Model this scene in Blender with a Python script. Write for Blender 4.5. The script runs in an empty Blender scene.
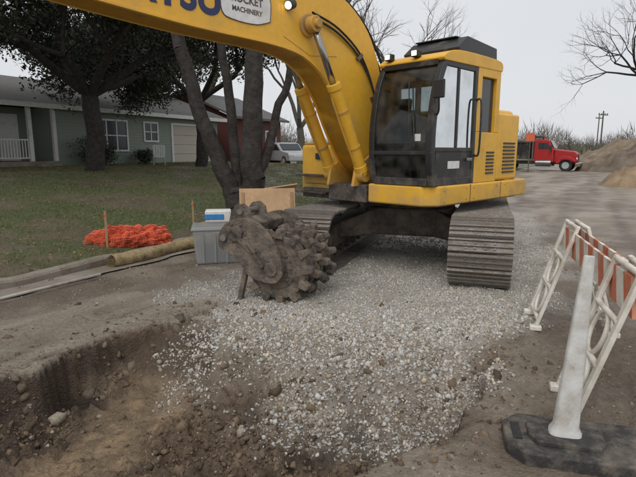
import bpy, math, random
import numpy as np
from mathutils import Vector, Matrix
random.seed(7); rng=np.random.default_rng(7)
R=math.radians
scene=bpy.context.scene
RD=np.array([.485,.8745]); ND=np.array([-.8745,.485])   # street direction / left normal
def rd(s,t): return (RD[0]*s+ND[0]*t, RD[1]*s+ND[1]*t)

# ------------------------------------------------------------ noise
def _h(ix,iy,seed):
    n=(ix.astype(np.int64)*374761393+iy.astype(np.int64)*668265263+seed*1442695041)&0xffffffff
    n=((n^(n>>13))*1274126177)&0xffffffff
    n=n^(n>>16)
    return (n&0xffff)/65535.0
def vn(x,y,seed=0):
    xi=np.floor(x);yi=np.floor(y);fx=x-xi;fy=y-yi
    fx=fx*fx*(3-2*fx);fy=fy*fy*(3-2*fy)
    a=_h(xi,yi,seed);b=_h(xi+1,yi,seed);c=_h(xi,yi+1,seed);d=_h(xi+1,yi+1,seed)
    return (a*(1-fx)+b*fx)*(1-fy)+(c*(1-fx)+d*fx)*fy
def fbm(x,y,sc,oc=4,seed=0):
    v=0;a=.5;tot=0
    for i in range(oc):
        v=v+a*vn(x*sc+i*17.3,y*sc+i*9.1,seed+i);tot+=a;a*=.5;sc*=2.03
    return v/tot
def sst(a,b,x):
    t=np.clip((x-a)/(b-a),0,1);return t*t*(3-2*t)

# ------------------------------------------------------------ materials
def nodes(name):
    m=bpy.data.materials.new(name);m.use_nodes=True
    nt=m.node_tree;return m,nt,nt.nodes['Principled BSDF']
def mat(name,col,rough=.6,metal=0,dirt=None,dirtamt=.4,dscale=3,bump=0,bscale=40,attr=False,spec=.5,emit=None,var=.12,coat=0,low=None):
    m,nt,b=nodes(name);N=nt.nodes.new;L=nt.links.new
    b.inputs['Roughness'].default_value=rough;b.inputs['Metallic'].default_value=metal
    b.inputs['Specular IOR Level'].default_value=spec
    if coat: b.inputs['Coat Weight'].default_value=coat
    tc=N('ShaderNodeTexCoord')
    if attr:
        a=N('ShaderNodeAttribute');a.attribute_name='Col';src=a.outputs['Color']
    else:
        c=N('ShaderNodeRGB');c.outputs[0].default_value=(*col,1);src=c.outputs[0]
    if var:
        n=N('ShaderNodeTexNoise');n.inputs['Scale'].default_value=dscale*4;n.inputs['Detail'].default_value=6
        L(tc.outputs['Object'],n.inputs['Vector'])
        mr=N('ShaderNodeMapRange');mr.inputs[1].default_value=.3;mr.inputs[2].default_value=.7
        mr.inputs[3].default_value=1-var;mr.inputs[4].default_value=1+var;L(n.outputs['Fac'],mr.inputs[0])
        mx=N('ShaderNodeVectorMath');mx.operation='SCALE';L(src,mx.inputs[0]);L(mr.outputs[0],mx.inputs['Scale']);src=mx.outputs[0]
    if dirt:
        n=N('ShaderNodeTexNoise');n.inputs['Scale'].default_value=dscale;n.inputs['Detail'].default_value=9;n.inputs['Roughness'].default_value=.7
        L(tc.outputs['Object'],n.inputs['Vector']);fac=n.outputs['Fac']
        if low:   # splashed mud grows towards the bottom of the part (object space z)
            sp=N('ShaderNodeSeparateXYZ');L(tc.outputs['Object'],sp.inputs[0])
            z=N('ShaderNodeMapRange');z.inputs[1].default_value=low[0];z.inputs[2].default_value=low[1];z.inputs[3].default_value=.17;z.inputs[4].default_value=0
            L(sp.outputs['Z'],z.inputs[0]);ad=N('ShaderNodeMath');ad.operation='ADD';L(fac,ad.inputs[0]);L(z.outputs[0],ad.inputs[1]);fac=ad.outputs[0]
        cr=N('ShaderNodeMapRange');cr.inputs[1].default_value=.62-dirtamt*.4;cr.inputs[2].default_value=.86-dirtamt*.4
        L(fac,cr.inputs[0])
        mx=N('ShaderNodeMix');mx.data_type='RGBA';L(cr.outputs[0],mx.inputs[0]);L(src,mx.inputs[6]);mx.inputs[7].default_value=(*dirt,1);src=mx.outputs[2]
        mr=N('ShaderNodeMapRange');mr.inputs[3].default_value=rough;mr.inputs[4].default_value=.9;L(cr.outputs[0],mr.inputs[0]);L(mr.outputs[0],b.inputs['Roughness'])
    L(src,b.inputs['Base Color'])
    if bump:
        n=N('ShaderNodeTexNoise');n.inputs['Scale'].default_value=bscale;n.inputs['Detail'].default_value=8
        L(tc.outputs['Object'],n.inputs['Vector'])
        bp=N('ShaderNodeBump');bp.inputs['Strength'].default_value=bump;bp.inputs['Distance'].default_value=.02
        L(n.outputs['Fac'],bp.inputs['Height']);L(bp.outputs[0],b.inputs['Normal'])
    if emit:
        b.inputs['Emission Color'].default_value=(*emit[0],1);b.inputs['Emission Strength'].default_value=emit[1]
    return m
M_yel=mat('yellow_paint',(.80,.44,.040),.38,dirt=(.42,.29,.13),dirtamt=.22,dscale=2.6,var=.07,bump=.04,bscale=25,low=(1.0,1.7))
M_yeld=mat('yellow_paint_dirty',(.66,.36,.045),.5,dirt=(.30,.22,.13),dirtamt=.5,dscale=3,var=.1,bump=.05,bscale=30)
M_blk=mat('black_paint',(.022,.022,.023),.4,dirt=(.15,.125,.10),dirtamt=.2,dscale=3,low=(1.2,1.7))
M_frame=mat('undercarriage_frame',(.055,.048,.042),.6,dirt=(.19,.155,.12),dirtamt=.55,dscale=4,bump=.3)
M_track=mat('track_steel',(.24,.22,.20),.42,.5,dirt=(.25,.21,.165),dirtamt=.5,dscale=9,bump=.4,bscale=60)
M_chrome=mat('cylinder_rod',(.35,.35,.35),.2,1,var=0)
M_rub=mat('rubber',(.02,.02,.02),.7,dirt=(.09,.075,.06),dirtamt=.3,dscale=8)
M_base=mat('rubber_base_dirty',(.038,.036,.034),.75,dirt=(.19,.16,.13),dirtamt=.42,dscale=6,bump=.4)
M_wht=mat('white_paint',(.74,.74,.72),.5,dirt=(.45,.42,.36),dirtamt=.2,dscale=4)
M_plast=mat('white_plastic_dirty',(.76,.73,.66),.5,dirt=(.42,.35,.26),dirtamt=.42,dscale=7,bump=.1)
M_post=mat('grey_plastic_post',(.66,.66,.64),.5,dirt=(.36,.32,.27),dirtamt=.45,dscale=6,bump=.15)
M_muds=mat('muddy_steel',(.085,.07,.06),.75,.1,dirt=(.235,.19,.145),dirtamt=.55,dscale=5,bump=1.0,bscale=26)
M_lamp=mat('lamp_lens',(1,.95,.85),.3,emit=((1,.85,.6),2.5),var=0)
M_blue=mat('blue_lettering',(.02,.03,.11),.5,var=0)
M_seat=mat('seat_fabric',(.03,.03,.032),.8)
M_bark=mat('bark',(.042,.036,.032),.95,bump=1,bscale=18,var=.45,dscale=2)
M_barkg=mat('bark_grey',(.12,.105,.09),.95,bump=.6,bscale=12,var=.3,dscale=2)
M_leaf=mat('oak_leaves',(.05,.06,.03),.6,attr=True,var=0)
M_attr=mat('stone',(.3,.3,.3),.9,attr=True,var=.25,dscale=14,spec=.25)
M_grass=mat('grass_blades',(.1,.1,.05),.7,attr=True,var=0,spec=.2)
M_conc=mat('concrete',(.32,.29,.25),.9,dirt=(.20,.165,.125),dirtamt=.65,dscale=2,bump=.5)
M_straw=mat('straw',(.42,.32,.17),.95,dirt=(.20,.15,.09),dirtamt=.4,dscale=9,bump=1,bscale=50,var=.3)
M_ply=mat('plywood',(.56,.37,.21),.8,dirt=(.36,.23,.13),dirtamt=.3,dscale=3)
M_wood=mat('stake_wood',(.36,.25,.14),.85)
M_orange=mat('orange_mesh',(.70,.13,.06),.6,var=.25)
M_orin=mat('orange_mesh_inner',(.40,.07,.03),.8,var=.3)
M_red=mat('truck_red',(.42,.02,.02),.35,dirt=(.22,.08,.06),dirtamt=.2)
M_redb=mat('stripe_red',(.60,.15,.07),.5,dirt=(.42,.31,.22),dirtamt=.42,dscale=9)
M_sid=mat('green_siding',(.27,.31,.26),.8,var=.06)
M_roof=mat('roof_shingles',(.13,.125,.12),.95,bump=.5,bscale=12,var=.25)
M_brick=mat('red_brick_siding',(.14,.05,.042),.85,var=.15)
M_gar=mat('garage_door_tan',(.52,.47,.40),.7,var=.05)
M_dkgl=mat('dark_window',(.03,.035,.04),.12,var=0)
M_silver=mat('silver_car_paint',(.48,.49,.50),.3,.2)
M_bluebag=mat('blue_label',(.05,.24,.55),.4)

def glass():
    m=bpy.data.materials.new('cab_glass');m.use_nodes=True;nt=m.node_tree
    nt.nodes.remove(nt.nodes['Principled BSDF']);o=nt.nodes['Material Output'];N=nt.nodes.new;L=nt.links.new
    t=N('ShaderNodeBsdfTransparent');t.inputs[0].default_value=(.60,.66,.66,1)
    g=N('ShaderNodeBsdfGlossy');g.inputs['Roughness'].default_value=.05;g.inputs[0].default_value=(.75,.78,.8,1)
    d=N('ShaderNodeBsdfDiffuse');d.inputs[0].default_value=(.25,.23,.2,1)
    f=N('ShaderNodeFresnel');f.inputs[0].default_value=1.5
    mx=N('ShaderNodeMixShader');L(f.outputs[0],mx.inputs[0]);L(t.outputs[0],mx.inputs[1]);L(g.outputs[0],mx.inputs[2])
    m2=N('ShaderNodeMixShader');n=N('ShaderNodeTexNoise');n.inputs['Scale'].default_value=4;n.inputs['Detail'].default_value=8
    mr=N('ShaderNodeMapRange');mr.inputs[1].default_value=.4;mr.inputs[2].default_value=.9;mr.inputs[4].default_value=.4
    tc=N('ShaderNodeTexCoord');L(tc.outputs['Object'],n.inputs['Vector'])
    L(n.outputs['Fac'],mr.inputs[0]);L(mr.outputs[0],m2.inputs[0]);L(mx.outputs[0],m2.inputs[1]);L(d.outputs[0],m2.inputs[2])
    L(m2.outputs[0],o.inputs[0]);return m
M_glass=glass()
def tubplastic():
    m,nt,b=nodes('clear_plastic');b.inputs['Base Color'].default_value=(.42,.43,.43,1);b.inputs['Roughness'].default_value=.3
    b.inputs['Alpha'].default_value=.6;return m
M_tub=tubplastic()

# ------------------------------------------------------------ mesh helpers
def empty(name,loc=(0,0,0),rz=0,parent=None):
    e=bpy.data.objects.new(name,None);scene.collection.objects.link(e);e.location=loc;e.rotation_euler=(0,0,rz)
    e.empty_display_size=.2
    if parent:e.parent=parent
    return e
def add(name,vf,m,parent=None,bevel=0,smooth=False,loc=(0,0,0),rot=(0,0,0)):
    me=bpy.data.meshes.new(name);me.from_pydata([tuple(v) for v in vf[0]],[],vf[1]);me.update()
    o=bpy.data.objects.new(name,me);scene.collection.objects.link(o)
    ms=m if isinstance(m,(list,tuple)) else [m]
    for x in ms: me.materials.append(x)
    if len(vf)>2:
        me.polygons.foreach_set('material_index',vf[2])
    if smooth: me.polygons.foreach_set('use_smooth',[True]*len(me.polygons))
    if bevel:
        b=o.modifiers.new('b','BEVEL');b.width=bevel;b.segments=3;b.limit_method='ANGLE';b.angle_limit=R(35)
        me.polygons.foreach_set('use_smooth',[True]*len(me.polygons))
        w=o.modifiers.new('w','WEIGHTED_NORMAL')
    o.location=loc;o.rotation_euler=rot
    if parent:o.parent=parent
    return o
def merge(*l):
    V=[];F=[]
    for v,f in l:
        k=len(V);V+=[tuple(p) for p in v];F+=[tuple(i+k for i in q) for q in f]
    return V,F
def box(x0,x1,y0,y1,z0,z1):
    V=[(x,y,z) for z in(z0,z1) for y in(y0,y1) for x in(x0,x1)]
    return V,[(0,2,3,1),(4,5,7,6),(0,1,5,4),(2,6,7,3),(0,4,6,2),(1,3,7,5)]
def xf(vf,M): return [tuple(M@Vector(v)) for v in vf[0]],vf[1]
def obox(c,d,rz=0,rx=0,ry=0):
    b=box(-d[0]/2,d[0]/2,-d[1]/2,d[1]/2,-d[2]/2,d[2]/2)
    return xf(b,Matrix.Translation(c)@Matrix.Rotation(rz,4,'Z')@Matrix.Rotation(ry,4,'Y')@Matrix.Rotation(rx,4,'X'))
def prism(p,y0,y1):      # profile in xz, extruded along y
    n=len(p);V=[(a,y0,b) for a,b in p]+[(a,y1,b) for a,b in p]
    F=[tuple(range(n)),tuple(range(2*n-1,n-1,-1))]+[(i,i+n,(i+1)%n+n,(i+1)%n) for i in range(n)]
    return V,F
def prismz(p,z0,z1):
    n=len(p);V=[(a,b,z0) for a,b in p]+[(a,b,z1) for a,b in p]
    F=[tuple(range(n-1,-1,-1)),tuple(range(n,2*n))]+[(i,(i+1)%n,(i+1)%n+n,i+n) for i in range(n)]
    return V,F
def tube(p0,p1,r0,r1=None,n=16,cap=True):
    if r1 is None:r1=r0
    p0=Vector(p0);p1=Vector(p1);d=(p1-p0).normalized()
    a=d.orthogonal().normalized();b=d.cross(a)
    V=[];
    for p,r in((p0,r0),(p1,r1)):
        for i in range(n):
            t=2*math.pi*i/n;V.append(tuple(p+(a*math.cos(t)+b*math.sin(t))*r))
    F=[(i,(i+1)%n,(i+1)%n+n,i+n) for i in range(n)]
    if cap:F+=[tuple(range(n-1,-1,-1)),tuple(range(n,2*n))]
    return V,F
def path(pts,r,n=10,sub=6):
    P=[Vector(p) for p in pts];Q=[]
    for i in range(len(P)-1):
        p0=P[max(i-1,0)];p1=P[i];p2=P[i+1];p3=P[min(i+2,len(P)-1)]
        for k in range(sub):
            t=k/sub;Q.append(.5*((2*p1)+(p2-p0)*t+(2*p0-5*p1+4*p2-p3)*t*t+(3*p1-p0-3*p2+p3)*t**3))
    Q.append(P[-1]);V=[];F=[];a=None
    for i,q in enumerate(Q):
        d=(Q[min(i+1,len(Q)-1)]-Q[max(i-1,0)]).normalized()
        a=(d.orthogonal() if a is None else a-d*a.dot(d)).normalized();b=d.cross(a)
        for k in range(n):
            t=2*math.pi*k/n;V.append(tuple(q+(a*math.cos(t)+b*math.sin(t))*r))
    for i in range(len(Q)-1):
        for k in range(n):F.append((i*n+k,i*n+(k+1)%n,(i+1)*n+(k+1)%n,(i+1)*n+k))
    return V,F
def smoothpoly(P,sub=5):
    Q=[]
    for i in range(len(P)-1):
        p0=np.array(P[max(i-1,0)]);p1=np.array(P[i]);p2=np.array(P[i+1]);p3=np.array(P[min(i+2,len(P)-1)])
        for k in range(sub):
            t=k/sub;Q.append(tuple(.5*((2*p1)+(p2-p0)*t+(2*p0-5*p1+4*p2-p3)*t*t+(3*p1-p0-3*p2+p3)*t**3)))
    Q.append(P[-1]);return Q
def mesh_np(name,V,F,m,col=None,smooth=False,parent=None):
    V=np.asarray(V,np.float32);F=np.asarray(F,np.int32);k=F.shape[1]
    me=bpy.data.meshes.new(name);me.vertices.add(len(V));me.vertices.foreach_set('co',V.ravel())
    me.loops.add(F.size);me.loops.foreach_set('vertex_index',F.ravel())
    me.polygons.add(len(F));me.polygons.foreach_set('loop_start',np.arange(0,F.size,k,dtype=np.int32))
    me.polygons.foreach_set('loop_total',np.full(len(F),k,np.int32))
    if smooth: me.polygons.foreach_set('use_smooth',np.ones(len(F),bool))
    me.update(calc_edges=True);me.validate()
    if col is not None:
        a=me.color_attributes.new('Col','FLOAT_COLOR','POINT')
        c=np.ones((len(V),4),np.float32);c[:,:3]=col;a.data.foreach_set('color',c.ravel())
    me.materials.append(m);o=bpy.data.objects.new(name,me);scene.collection.objects.link(o)
    if parent:o.parent=parent
    return o

# ------------------------------------------------------------ terrain functions
PIT=[(-1.35,5.3),(-2.05,4.42),(-2.49,3.63),(-3.0,3.0),(-3.8,2.0),(-3.5,1.0),(-1,1.0),(-.3,1.9),(.12,2.3),(.75,2.72),(1.2,3.25),(1.55,4.1),(1.35,4.5),(.5,4.85),(-.5,5.1)]
PW=[.12,.10,.10,.1,.3,.3,.3,.2,.2,.14,.09,.2,1.35,1.4,1.4]
GRV=[(-2.0,6.1),(-1.3,7.8),(-.2,10.5),(3,16),(6,18),(5.4,12),(4.0,8),(2.7,5.2),(1.75,4.3),(1.3,3.7),(.8,3.35),(-.1,3.6),(-.75,4.1),(-1.3,4.75),(-1.3,5.3)]
def segd(x,y,a,b):
    ax,ay=a;bx,by=b;dx=bx-ax;dy=by-ay
    t=np.clip(((x-ax)*dx+(y-ay)*dy)/(dx*dx+dy*dy),0,1)
    return np.hypot(x-ax-t*dx,y-ay-t*dy)
def inside(x,y,P):
    r=np.zeros(x.shape,bool);n=len(P)
    for i in range(n):
        x1,y1=P[i];x2,y2=P[(i+1)%n]
        if y1==y2: continue
        c=((y1>y)!=(y2>y))&(x<(x2-x1)*(y-y1)/(y2-y1)+x1);r^=c
    return r
def sdf(x,y,P):
    d=np.full(x.shape,1e9)
    for i in range(len(P)): d=np.minimum(d,segd(x,y,P[i],P[(i+1)%len(P)]))
    return np.where(inside(x,y,P),d,-d)
def pitf(x,y):
    wx=x+(fbm(x,y,2.2,4,3)-.5)*.36+(fbm(x,y,11,3,4)-.5)*.10; wy=y+(fbm(x,y,2.2,4,9)-.5)*.36+(fbm(x,y,11,3,10)-.5)*.10
    ins=inside(wx,wy,PIT);f=np.ones(x.shape)
    for i in range(len(PIT)):
        f=np.minimum(f,sst(0,1,segd(wx,wy,PIT[i],PIT[(i+1)%len(PIT)])/PW[i]))
    return np.where(ins,f,0)
def grav(x,y):
    d=sdf(x,y,GRV);n=fbm(x,y,1.6,4,21)-.5
    return np.clip(.38+d*1.5+n*2.2,0,1)
def tanf(x,y):
    d=segd(x,y,(-1.5,4.45),(-1.62,2.6))
    return sst(.55,.15,d+(fbm(x,y,2.6,4,71)-.5)*.75)
def crack(x,y):
    wx=x+(fbm(x,y,3,3,101)-.5)*.5;wy=y+(fbm(x,y,3,3,103)-.5)*.5
    c=np.abs(fbm(wx,wy,1.5,2,105)-.5);e=-sdf(x,y,PIT)
    m=sst(.013,.004,c)*sst(1.3,.2,e)*(e>0)*(x<.0)*(lat(x,y)<6.0)
    return m*(1-grav(x,y))
def lat(x,y): return x*ND[0]+y*ND[1]
def lon(x,y): return x*RD[0]+y*RD[1]
def H(x,y):
    t=lat(x,y);s=lon(x,y);p=pitf(x,y)
    z=.02*(fbm(x,y,.5,3,5)-.5)*2
    n=fbm(x,y,6,5,11)-.5
    g=grav(x,y)*(t<6.3)
    road=(t<6.55)
    z=z+road*(n*(.018+.035*g))
    z=z+road*(1-p)*(x<0)*.03*(fbm(s*.5,t*3,1.2,3,13)-.5)
    z=z-.03*crack(x,y)
    z=z+.07*g*np.exp(-(((x-.5)/1.6)**2+((y-5.2)/.7)**2))
    big=fbm(x,y,2.1,3,31)-.5
    ridg=1-np.abs(2*fbm(x,y,6,4,33)-1)
    tan=tanf(x,y);gg=grav(x,y)
    z=z+p*(-.46+.28*big*(1-.8*tan)+(.15*(ridg-.7)+.17*(fbm(x,y,14,4,35)-.5)+.06*(fbm(x,y,38,2,37)-.5))*(1-.72*tan)*(1-.45*gg))
    q=sst(.0,.5,x-1.2)*sst(6.5,4.5,y)*(1-p)*road
    z=z+q*(.08*(fbm(x,y,3,4,41)-.5)+.05*(fbm(s*.6,t*5,1.4,3,43)-.5)+.035*(fbm(x,y,14,3,44)-.5))
    e=sdf(x,y,PIT);rim=np.exp(-((e+.10)/.12)**2)*sst(-.5,1.0,x)*(y<4.6)
    z=z+rim*(.03+.10*(fbm(x,y,8,3,45)-.5))
    for tc_ in(-.9,.9,3.9,5.3):
        z=z-road*(1-p)*(1-.7*g)*.022*np.exp(-((t-tc_-.2*np.sin(s*.35+tc_))/.16)**2)*sst(.35,.6,fbm(x,y,.7,2,47))
    lw=(sst(6.58,6.9,t)*.12+sst(6.8,17,t)*.93+np.clip((t-17)/6,0,1)*.1)*(1-.45*sst(24,34,s))
    z=np.where(t>6.5,lw+.05*(fbm(x,y,.8,3,51)-.5)*sst(6.6,7.5,t),z)
    z=z+np.where(t<-2.5,sst(-2.5,-8,t)*.4,0)
    far=sst(60,260,np.hypot(x,y));z=z+far*2.0
    return z
def Hs(x,y): return float(H(np.array([float(x)]),np.array([float(y)]))[0])

def axis(fine0,fine1,st,lo,hi,g):
    a=list(np.arange(fine0,fine1,st));s=st;p=a[-1]
    while p<hi: s*=g;p+=s;a.append(p)
    s=st;p=a[0];L=[]
    while p>lo: s*=g;p-=s;L.append(p)
    return np.array(L[::-1]+a)
xs=axis(-3.2,2.5,.016,-500,500,1.04);ys=axis(2.4,5.6,.016,-40,600,1.03)
X,Y=np.meshgrid(xs,ys);Z=H(X,Y)
nx=len(xs);ny=len(ys)
idx=np.arange(nx*ny).reshape(ny,nx)
F=np.stack([idx[:-1,:-1],idx[:-1,1:],idx[1:,1:],idx[1:,:-1]],-1).reshape(-1,4)
x=X.ravel();y=Y.ravel();t=lat(x,y);s=lon(x,y)
def C(*c): return np.array(c)[None,:]
def mixc(a,b,f): f=np.clip(f,0,1)[:,None];return a*(1-f)+b*f
p=pitf(x,y);g=grav(x,y)
n1=fbm(x,y,1.1,5,61);n2=fbm(x,y,5,5,63);n3=fbm(s*.22,t*1.8,1,4,65);n4=fbm(s*.12,t*3.2,1,4,67)
col=np.tile(C(.275,.228,.178),(len(x),1))
col=mixc(col,C(.165,.128,.094),sst(.44,.64,n1)*.85)
col=mixc(col,C(.36,.31,.25),sst(.5,.62,n3)*(x<0)*(y<12)*.6)
col=mixc(col,C(.345,.295,.235),sst(7,16,y)*(t<5)*.9)
col=mixc(col,C(.21,.172,.132),sst(.46,.62,n3)*.85*(y>6)*(t<6))
col=mixc(col,C(.155,.126,.098),sst(.52,.66,n4)*.75*(y>5)*(t<6))
col=mixc(col,C(.165,.13,.097),sst(1.0,2.2,x)*sst(8,4.5,y)*(.4+.9*n1))
col=mixc(col,C(.42,.395,.35),g*.92)
col=mixc(col,C(.31,.275,.23),g*sst(.50,.64,n1)*(y>5)*.6)
col=mixc(col,C(.06,.045,.035),crack(x,y)*.9)
soil=mixc(np.tile(C(.155,.110,.073),(len(x),1)),C(.058,.041,.029),sst(.40,.60,n1))
soil=mixc(soil,C(.21,.155,.105),sst(.52,.7,n2)*.6)
tanm=tanf(x,y)
soil=mixc(soil,mixc(np.tile(C(.31,.22,.135),(len(x),1)),C(.18,.13,.082),sst(.4,.6,n2)),tanm*.9)
soil=mixc(soil,C(.36,.33,.285),g*.6)
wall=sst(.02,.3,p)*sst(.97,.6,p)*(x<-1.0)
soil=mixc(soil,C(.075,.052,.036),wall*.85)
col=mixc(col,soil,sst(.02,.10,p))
lawnc=mixc(np.tile(C(.098,.116,.046),(len(x),1)),C(.145,.12,.075),sst(.45,.65,n1))
lawnc=mixc(lawnc,C(.065,.08,.03),sst(.5,.7,n2)*.6)
col=mixc(col,lawnc,(t>6.58)*1.0)
col=mixc(col,C(.20,.165,.12),((t<-2.2)*sst(.3,.5,n1)*1.0))
col=mixc(col,C(.12,.11,.06),sst(60,150,np.hypot(x,y))*(np.abs(t-2)>6))
col*= (0.82+.36*n2)[:,None]
def groundmat():
    m,nt,b=nodes('ground_soil');N=nt.nodes.new;L=nt.links.new
    a=N('ShaderNodeAttribute');a.attribute_name='Col';tc=N('ShaderNodeTexCoord')
    n=N('ShaderNodeTexNoise');n.inputs['Scale'].default_value=22;n.inputs['Detail'].default_value=10;n.inputs['Roughness'].default_value=.75
    L(tc.outputs['Object'],n.inputs['Vector'])
    v=N('ShaderNodeTexVoronoi');v.inputs['Scale'].default_value=55;L(tc.outputs['Object'],v.inputs['Vector'])
    mr=N('ShaderNodeMapRange');mr.inputs[1].default_value=.25;mr.inputs[2].default_value=.75;mr.inputs[3].default_value=.55;mr.inputs[4].default_value=1.42;L(n.outputs['Fac'],mr.inputs[0])
    sc=N('ShaderNodeVectorMath');sc.operation='SCALE';L(a.outputs['Color'],sc.inputs[0]);L(mr.outputs[0],sc.inputs['Scale'])
    L(sc.outputs[0],b.inputs['Base Color'])
    n2=N('ShaderNodeTexNoise');n2.inputs['Scale'].default_value=.9;n2.inputs['Detail'].default_value=5;L(tc.outputs['Object'],n2.inputs['Vector'])
    r=N('ShaderNodeMapRange');r.inputs[1].default_value=.4;r.inputs[2].default_value=.6;r.inputs[3].default_value=.85;r.inputs[4].default_value=.36;L(n2.outputs['Fac'],r.inputs[0]);L(r.outputs[0],b.inputs['Roughness'])
    b.inputs['Specular IOR Level'].default_value=.38
    ad=N('ShaderNodeMath');ad.operation='MULTIPLY_ADD';L(v.outputs['Distance'],ad.inputs[0]);ad.inputs[1].default_value=-.5;L(n.outputs['Fac'],ad.inputs[2])
    bp=N('ShaderNodeBump');bp.inputs['Strength'].default_value=.85;bp.inputs['Distance'].default_value=.025;L(ad.outputs[0],bp.inputs['Height']);L(bp.outputs[0],b.inputs['Normal'])
    return m
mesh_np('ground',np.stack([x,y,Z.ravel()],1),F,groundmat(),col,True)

# ------------------------------------------------------------ stones
ph=(1+5**.5)/2
IV=np.array([(-1,ph,0),(1,ph,0),(-1,-ph,0),(1,-ph,0),(0,-1,ph),(0,1,ph),(0,-1,-ph),(0,1,-ph),(ph,0,-1),(ph,0,1),(-ph,0,-1),(-ph,0,1)])/1.9
IF=np.array([(0,11,5),(0,5,1),(0,1,7),(0,7,10),(0,10,11),(1,5,9),(5,11,4),(11,10,2),(10,7,6),(7,1,8),(3,9,4),(3,4,2),(3,2,6),(3,6,8),(3,8,9),(4,9,5),(2,4,11),(6,2,10),(8,6,7),(9,8,1)])
def rotm(n):
    q=rng.normal(size=(n,4));q/=np.linalg.norm(q,axis=1)[:,None];w,a,b,c=q.T
    return np.stack([1-2*(b*b+c*c),2*(a*b-c*w),2*(a*c+b*w),2*(a*b+c*w),1-2*(a*a+c*c),2*(b*c-a*w),2*(a*c-b*w),2*(b*c+a*w),1-2*(a*a+b*b)],1).reshape(n,3,3)
def stones(name,px,py,size,cols,sink=.25,lift=0,jag=.3):
    n=len(px)
    V=IV[None]*(1+rng.uniform(-jag,jag,(n,12,1)))
    V=V*(size[:,None]*.5)[:,:,None]*rng.uniform(.45,1.25,(n,1,3))
    V=np.einsum('nij,nkj->nki',rotm(n),V)
    z=H(px,py)+size*sink*.5+lift
    V+=np.stack([px,py,z],1)[:,None,:]
    F=(IF[None]+12*np.arange(n)[:,None,None]).reshape(-1,3)
    return mesh_np(name,V.reshape(-1,3),F,M_attr,np.repeat(cols,12,0))
def sample(n,x0,x1,y0,y1,f):
    X_=[];Y_=[];k=0
    while k<n:
        a=rng.uniform(x0,x1,n);b=rng.uniform(y0,y1,n);m=rng.random(n)<f(a,b);X_.append(a[m]);Y_.append(b[m]);k+=m.sum()
        if len(X_)>60:break
    return np.concatenate(X_)[:n],np.concatenate(Y_)[:n]
fg=lambda a,b:grav(a,b)**1.5*np.clip(1.25-(b-4)/7,.10,1)*(1-.7*sst(4.7,5.4,b)*sst(.30,.6,fbm(a,b,1.3,3,77)))*(1-.4*sst(.5,.62,fbm(a,b,2.2,3,79)))
px_,py_=sample(66000,-2.4,5.5,2.8,13,fg)
n=len(px_);sz=(rng.lognormal(math.log(.020),.42,n)*(1-.28*sst(4.6,5.6,py_))).clip(.008,.055)
base=np.stack([.47+0*px_,.45+0*px_,.415+0*px_],1)*rng.uniform(.65,1.22,(n,1))
w=rng.random(n)<.22;base[w]*=np.array([.95,.84,.70])
pp=pitf(px_,py_);dirty=(pp>.5)&(rng.random(n)<.28);base[dirty]=base[dirty]*.35+np.array([.13,.10,.07])
stones('gravel',px_,py_,sz,base,.2,0,.38)
fp=lambda a,b:np.clip(pitf(a,b)*(1-.9*tanf(a,b))*sst(.33,.6,fbm(a,b,2.5,3,91))+.16*np.exp(-np.abs(sdf(a,b,PIT))/.3),0,1)*(1-.6*grav(a,b))
px_,py_=sample(12000,-3.8,2.4,2.0,5.6,fp);n=len(px_)
sz=rng.lognormal(math.log(.018),.65,n).clip(.008,.11)
base=np.array([[.145,.105,.070]])*rng.uniform(.5,1.35,(n,1));w=rng.random(n)<.06;base[w]=np.array([.30,.26,.20])*rng.uniform(.8,1.2,(w.sum(),1))
stones('soil_clods',px_,py_,sz,base,-.2,0,.5)
fl=lambda a,b:np.exp(-((sdf(a,b,PIT)-.12)/.12)**2)*(a<-1.0)+.5*np.exp(-((sdf(a,b,PIT)-.05)/.1)**2)*(a>.9)
px_,py_=sample(42,-3.2,1.8,2.6,5.3,fl);n=len(px_)
stones('broken_paving',px_,py_,rng.uniform(.05,.15,n),np.array([[.17,.135,.10]])*rng.uniform(.6,1.3,(n,1)),-.3,0,.5)
fr=lambda a,b:(.25+.75*sst(.5,.7,fbm(a,b,.9,3,81)))*(lat(a,b)<6.4)*(1-pitf(a,b))
px_,py_=sample(9000,-5,6,2,14,fr);n=len(px_)
sz=rng.lognormal(math.log(.012),.5,n).clip(.005,.05)
base=np.array([[.29,.25,.20]])*rng.uniform(.55,1.4,(n,1))
stones('road_rubble',px_,py_,sz,base,.2,0,.4)

# ------------------------------------------------------------ lawn
def blades(name,n,s0,s1,t0,t1,hgt,w,pw):
    ss=s0+(s1-s0)*rng.random(n)**pw;tt=t0+(t1-t0)*rng.random(n)**pw
    a=RD[0]*ss+ND[0]*tt;b=RD[1]*ss+ND[1]*tt
    ty=fbm(a,b,1.1,4,61);k=rng.random(n)<np.clip(1.3-1.3*sst(.5,.68,ty),.15,1);a=a[k];b=b[k];n=len(a)
    z=H(a,b)-.005;an=rng.uniform(0,6.28,n);hh=hgt*rng.uniform(.5,1.5,n);le=rng.normal(0,.5,(n,2))*hh[:,None]
    sc=1+.06*np.maximum(0,b-8)
    ww=w*sc
    V=np.zeros((n,3,3));V[:,0]=np.stack([a-np.cos(an)*ww,b-np.sin(an)*ww,z],1);V[:,1]=np.stack([a+np.cos(an)*ww,b+np.sin(an)*ww,z],1)
    V[:,2]=np.stack([a+le[:,0],b+le[:,1],z+hh],1)
    c=np.array([[.118,.146,.052]])*rng.uniform(.55,1.5,(n,1));d=rng.random(n)<.26;c[d]=np.array([.25,.20,.12])*rng.uniform(.6,1.3,(d.sum(),1))
    return mesh_np(name,V.reshape(-1,3),np.arange(3*n).reshape(-1,3),M_grass,np.repeat(c,3,0))
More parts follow.
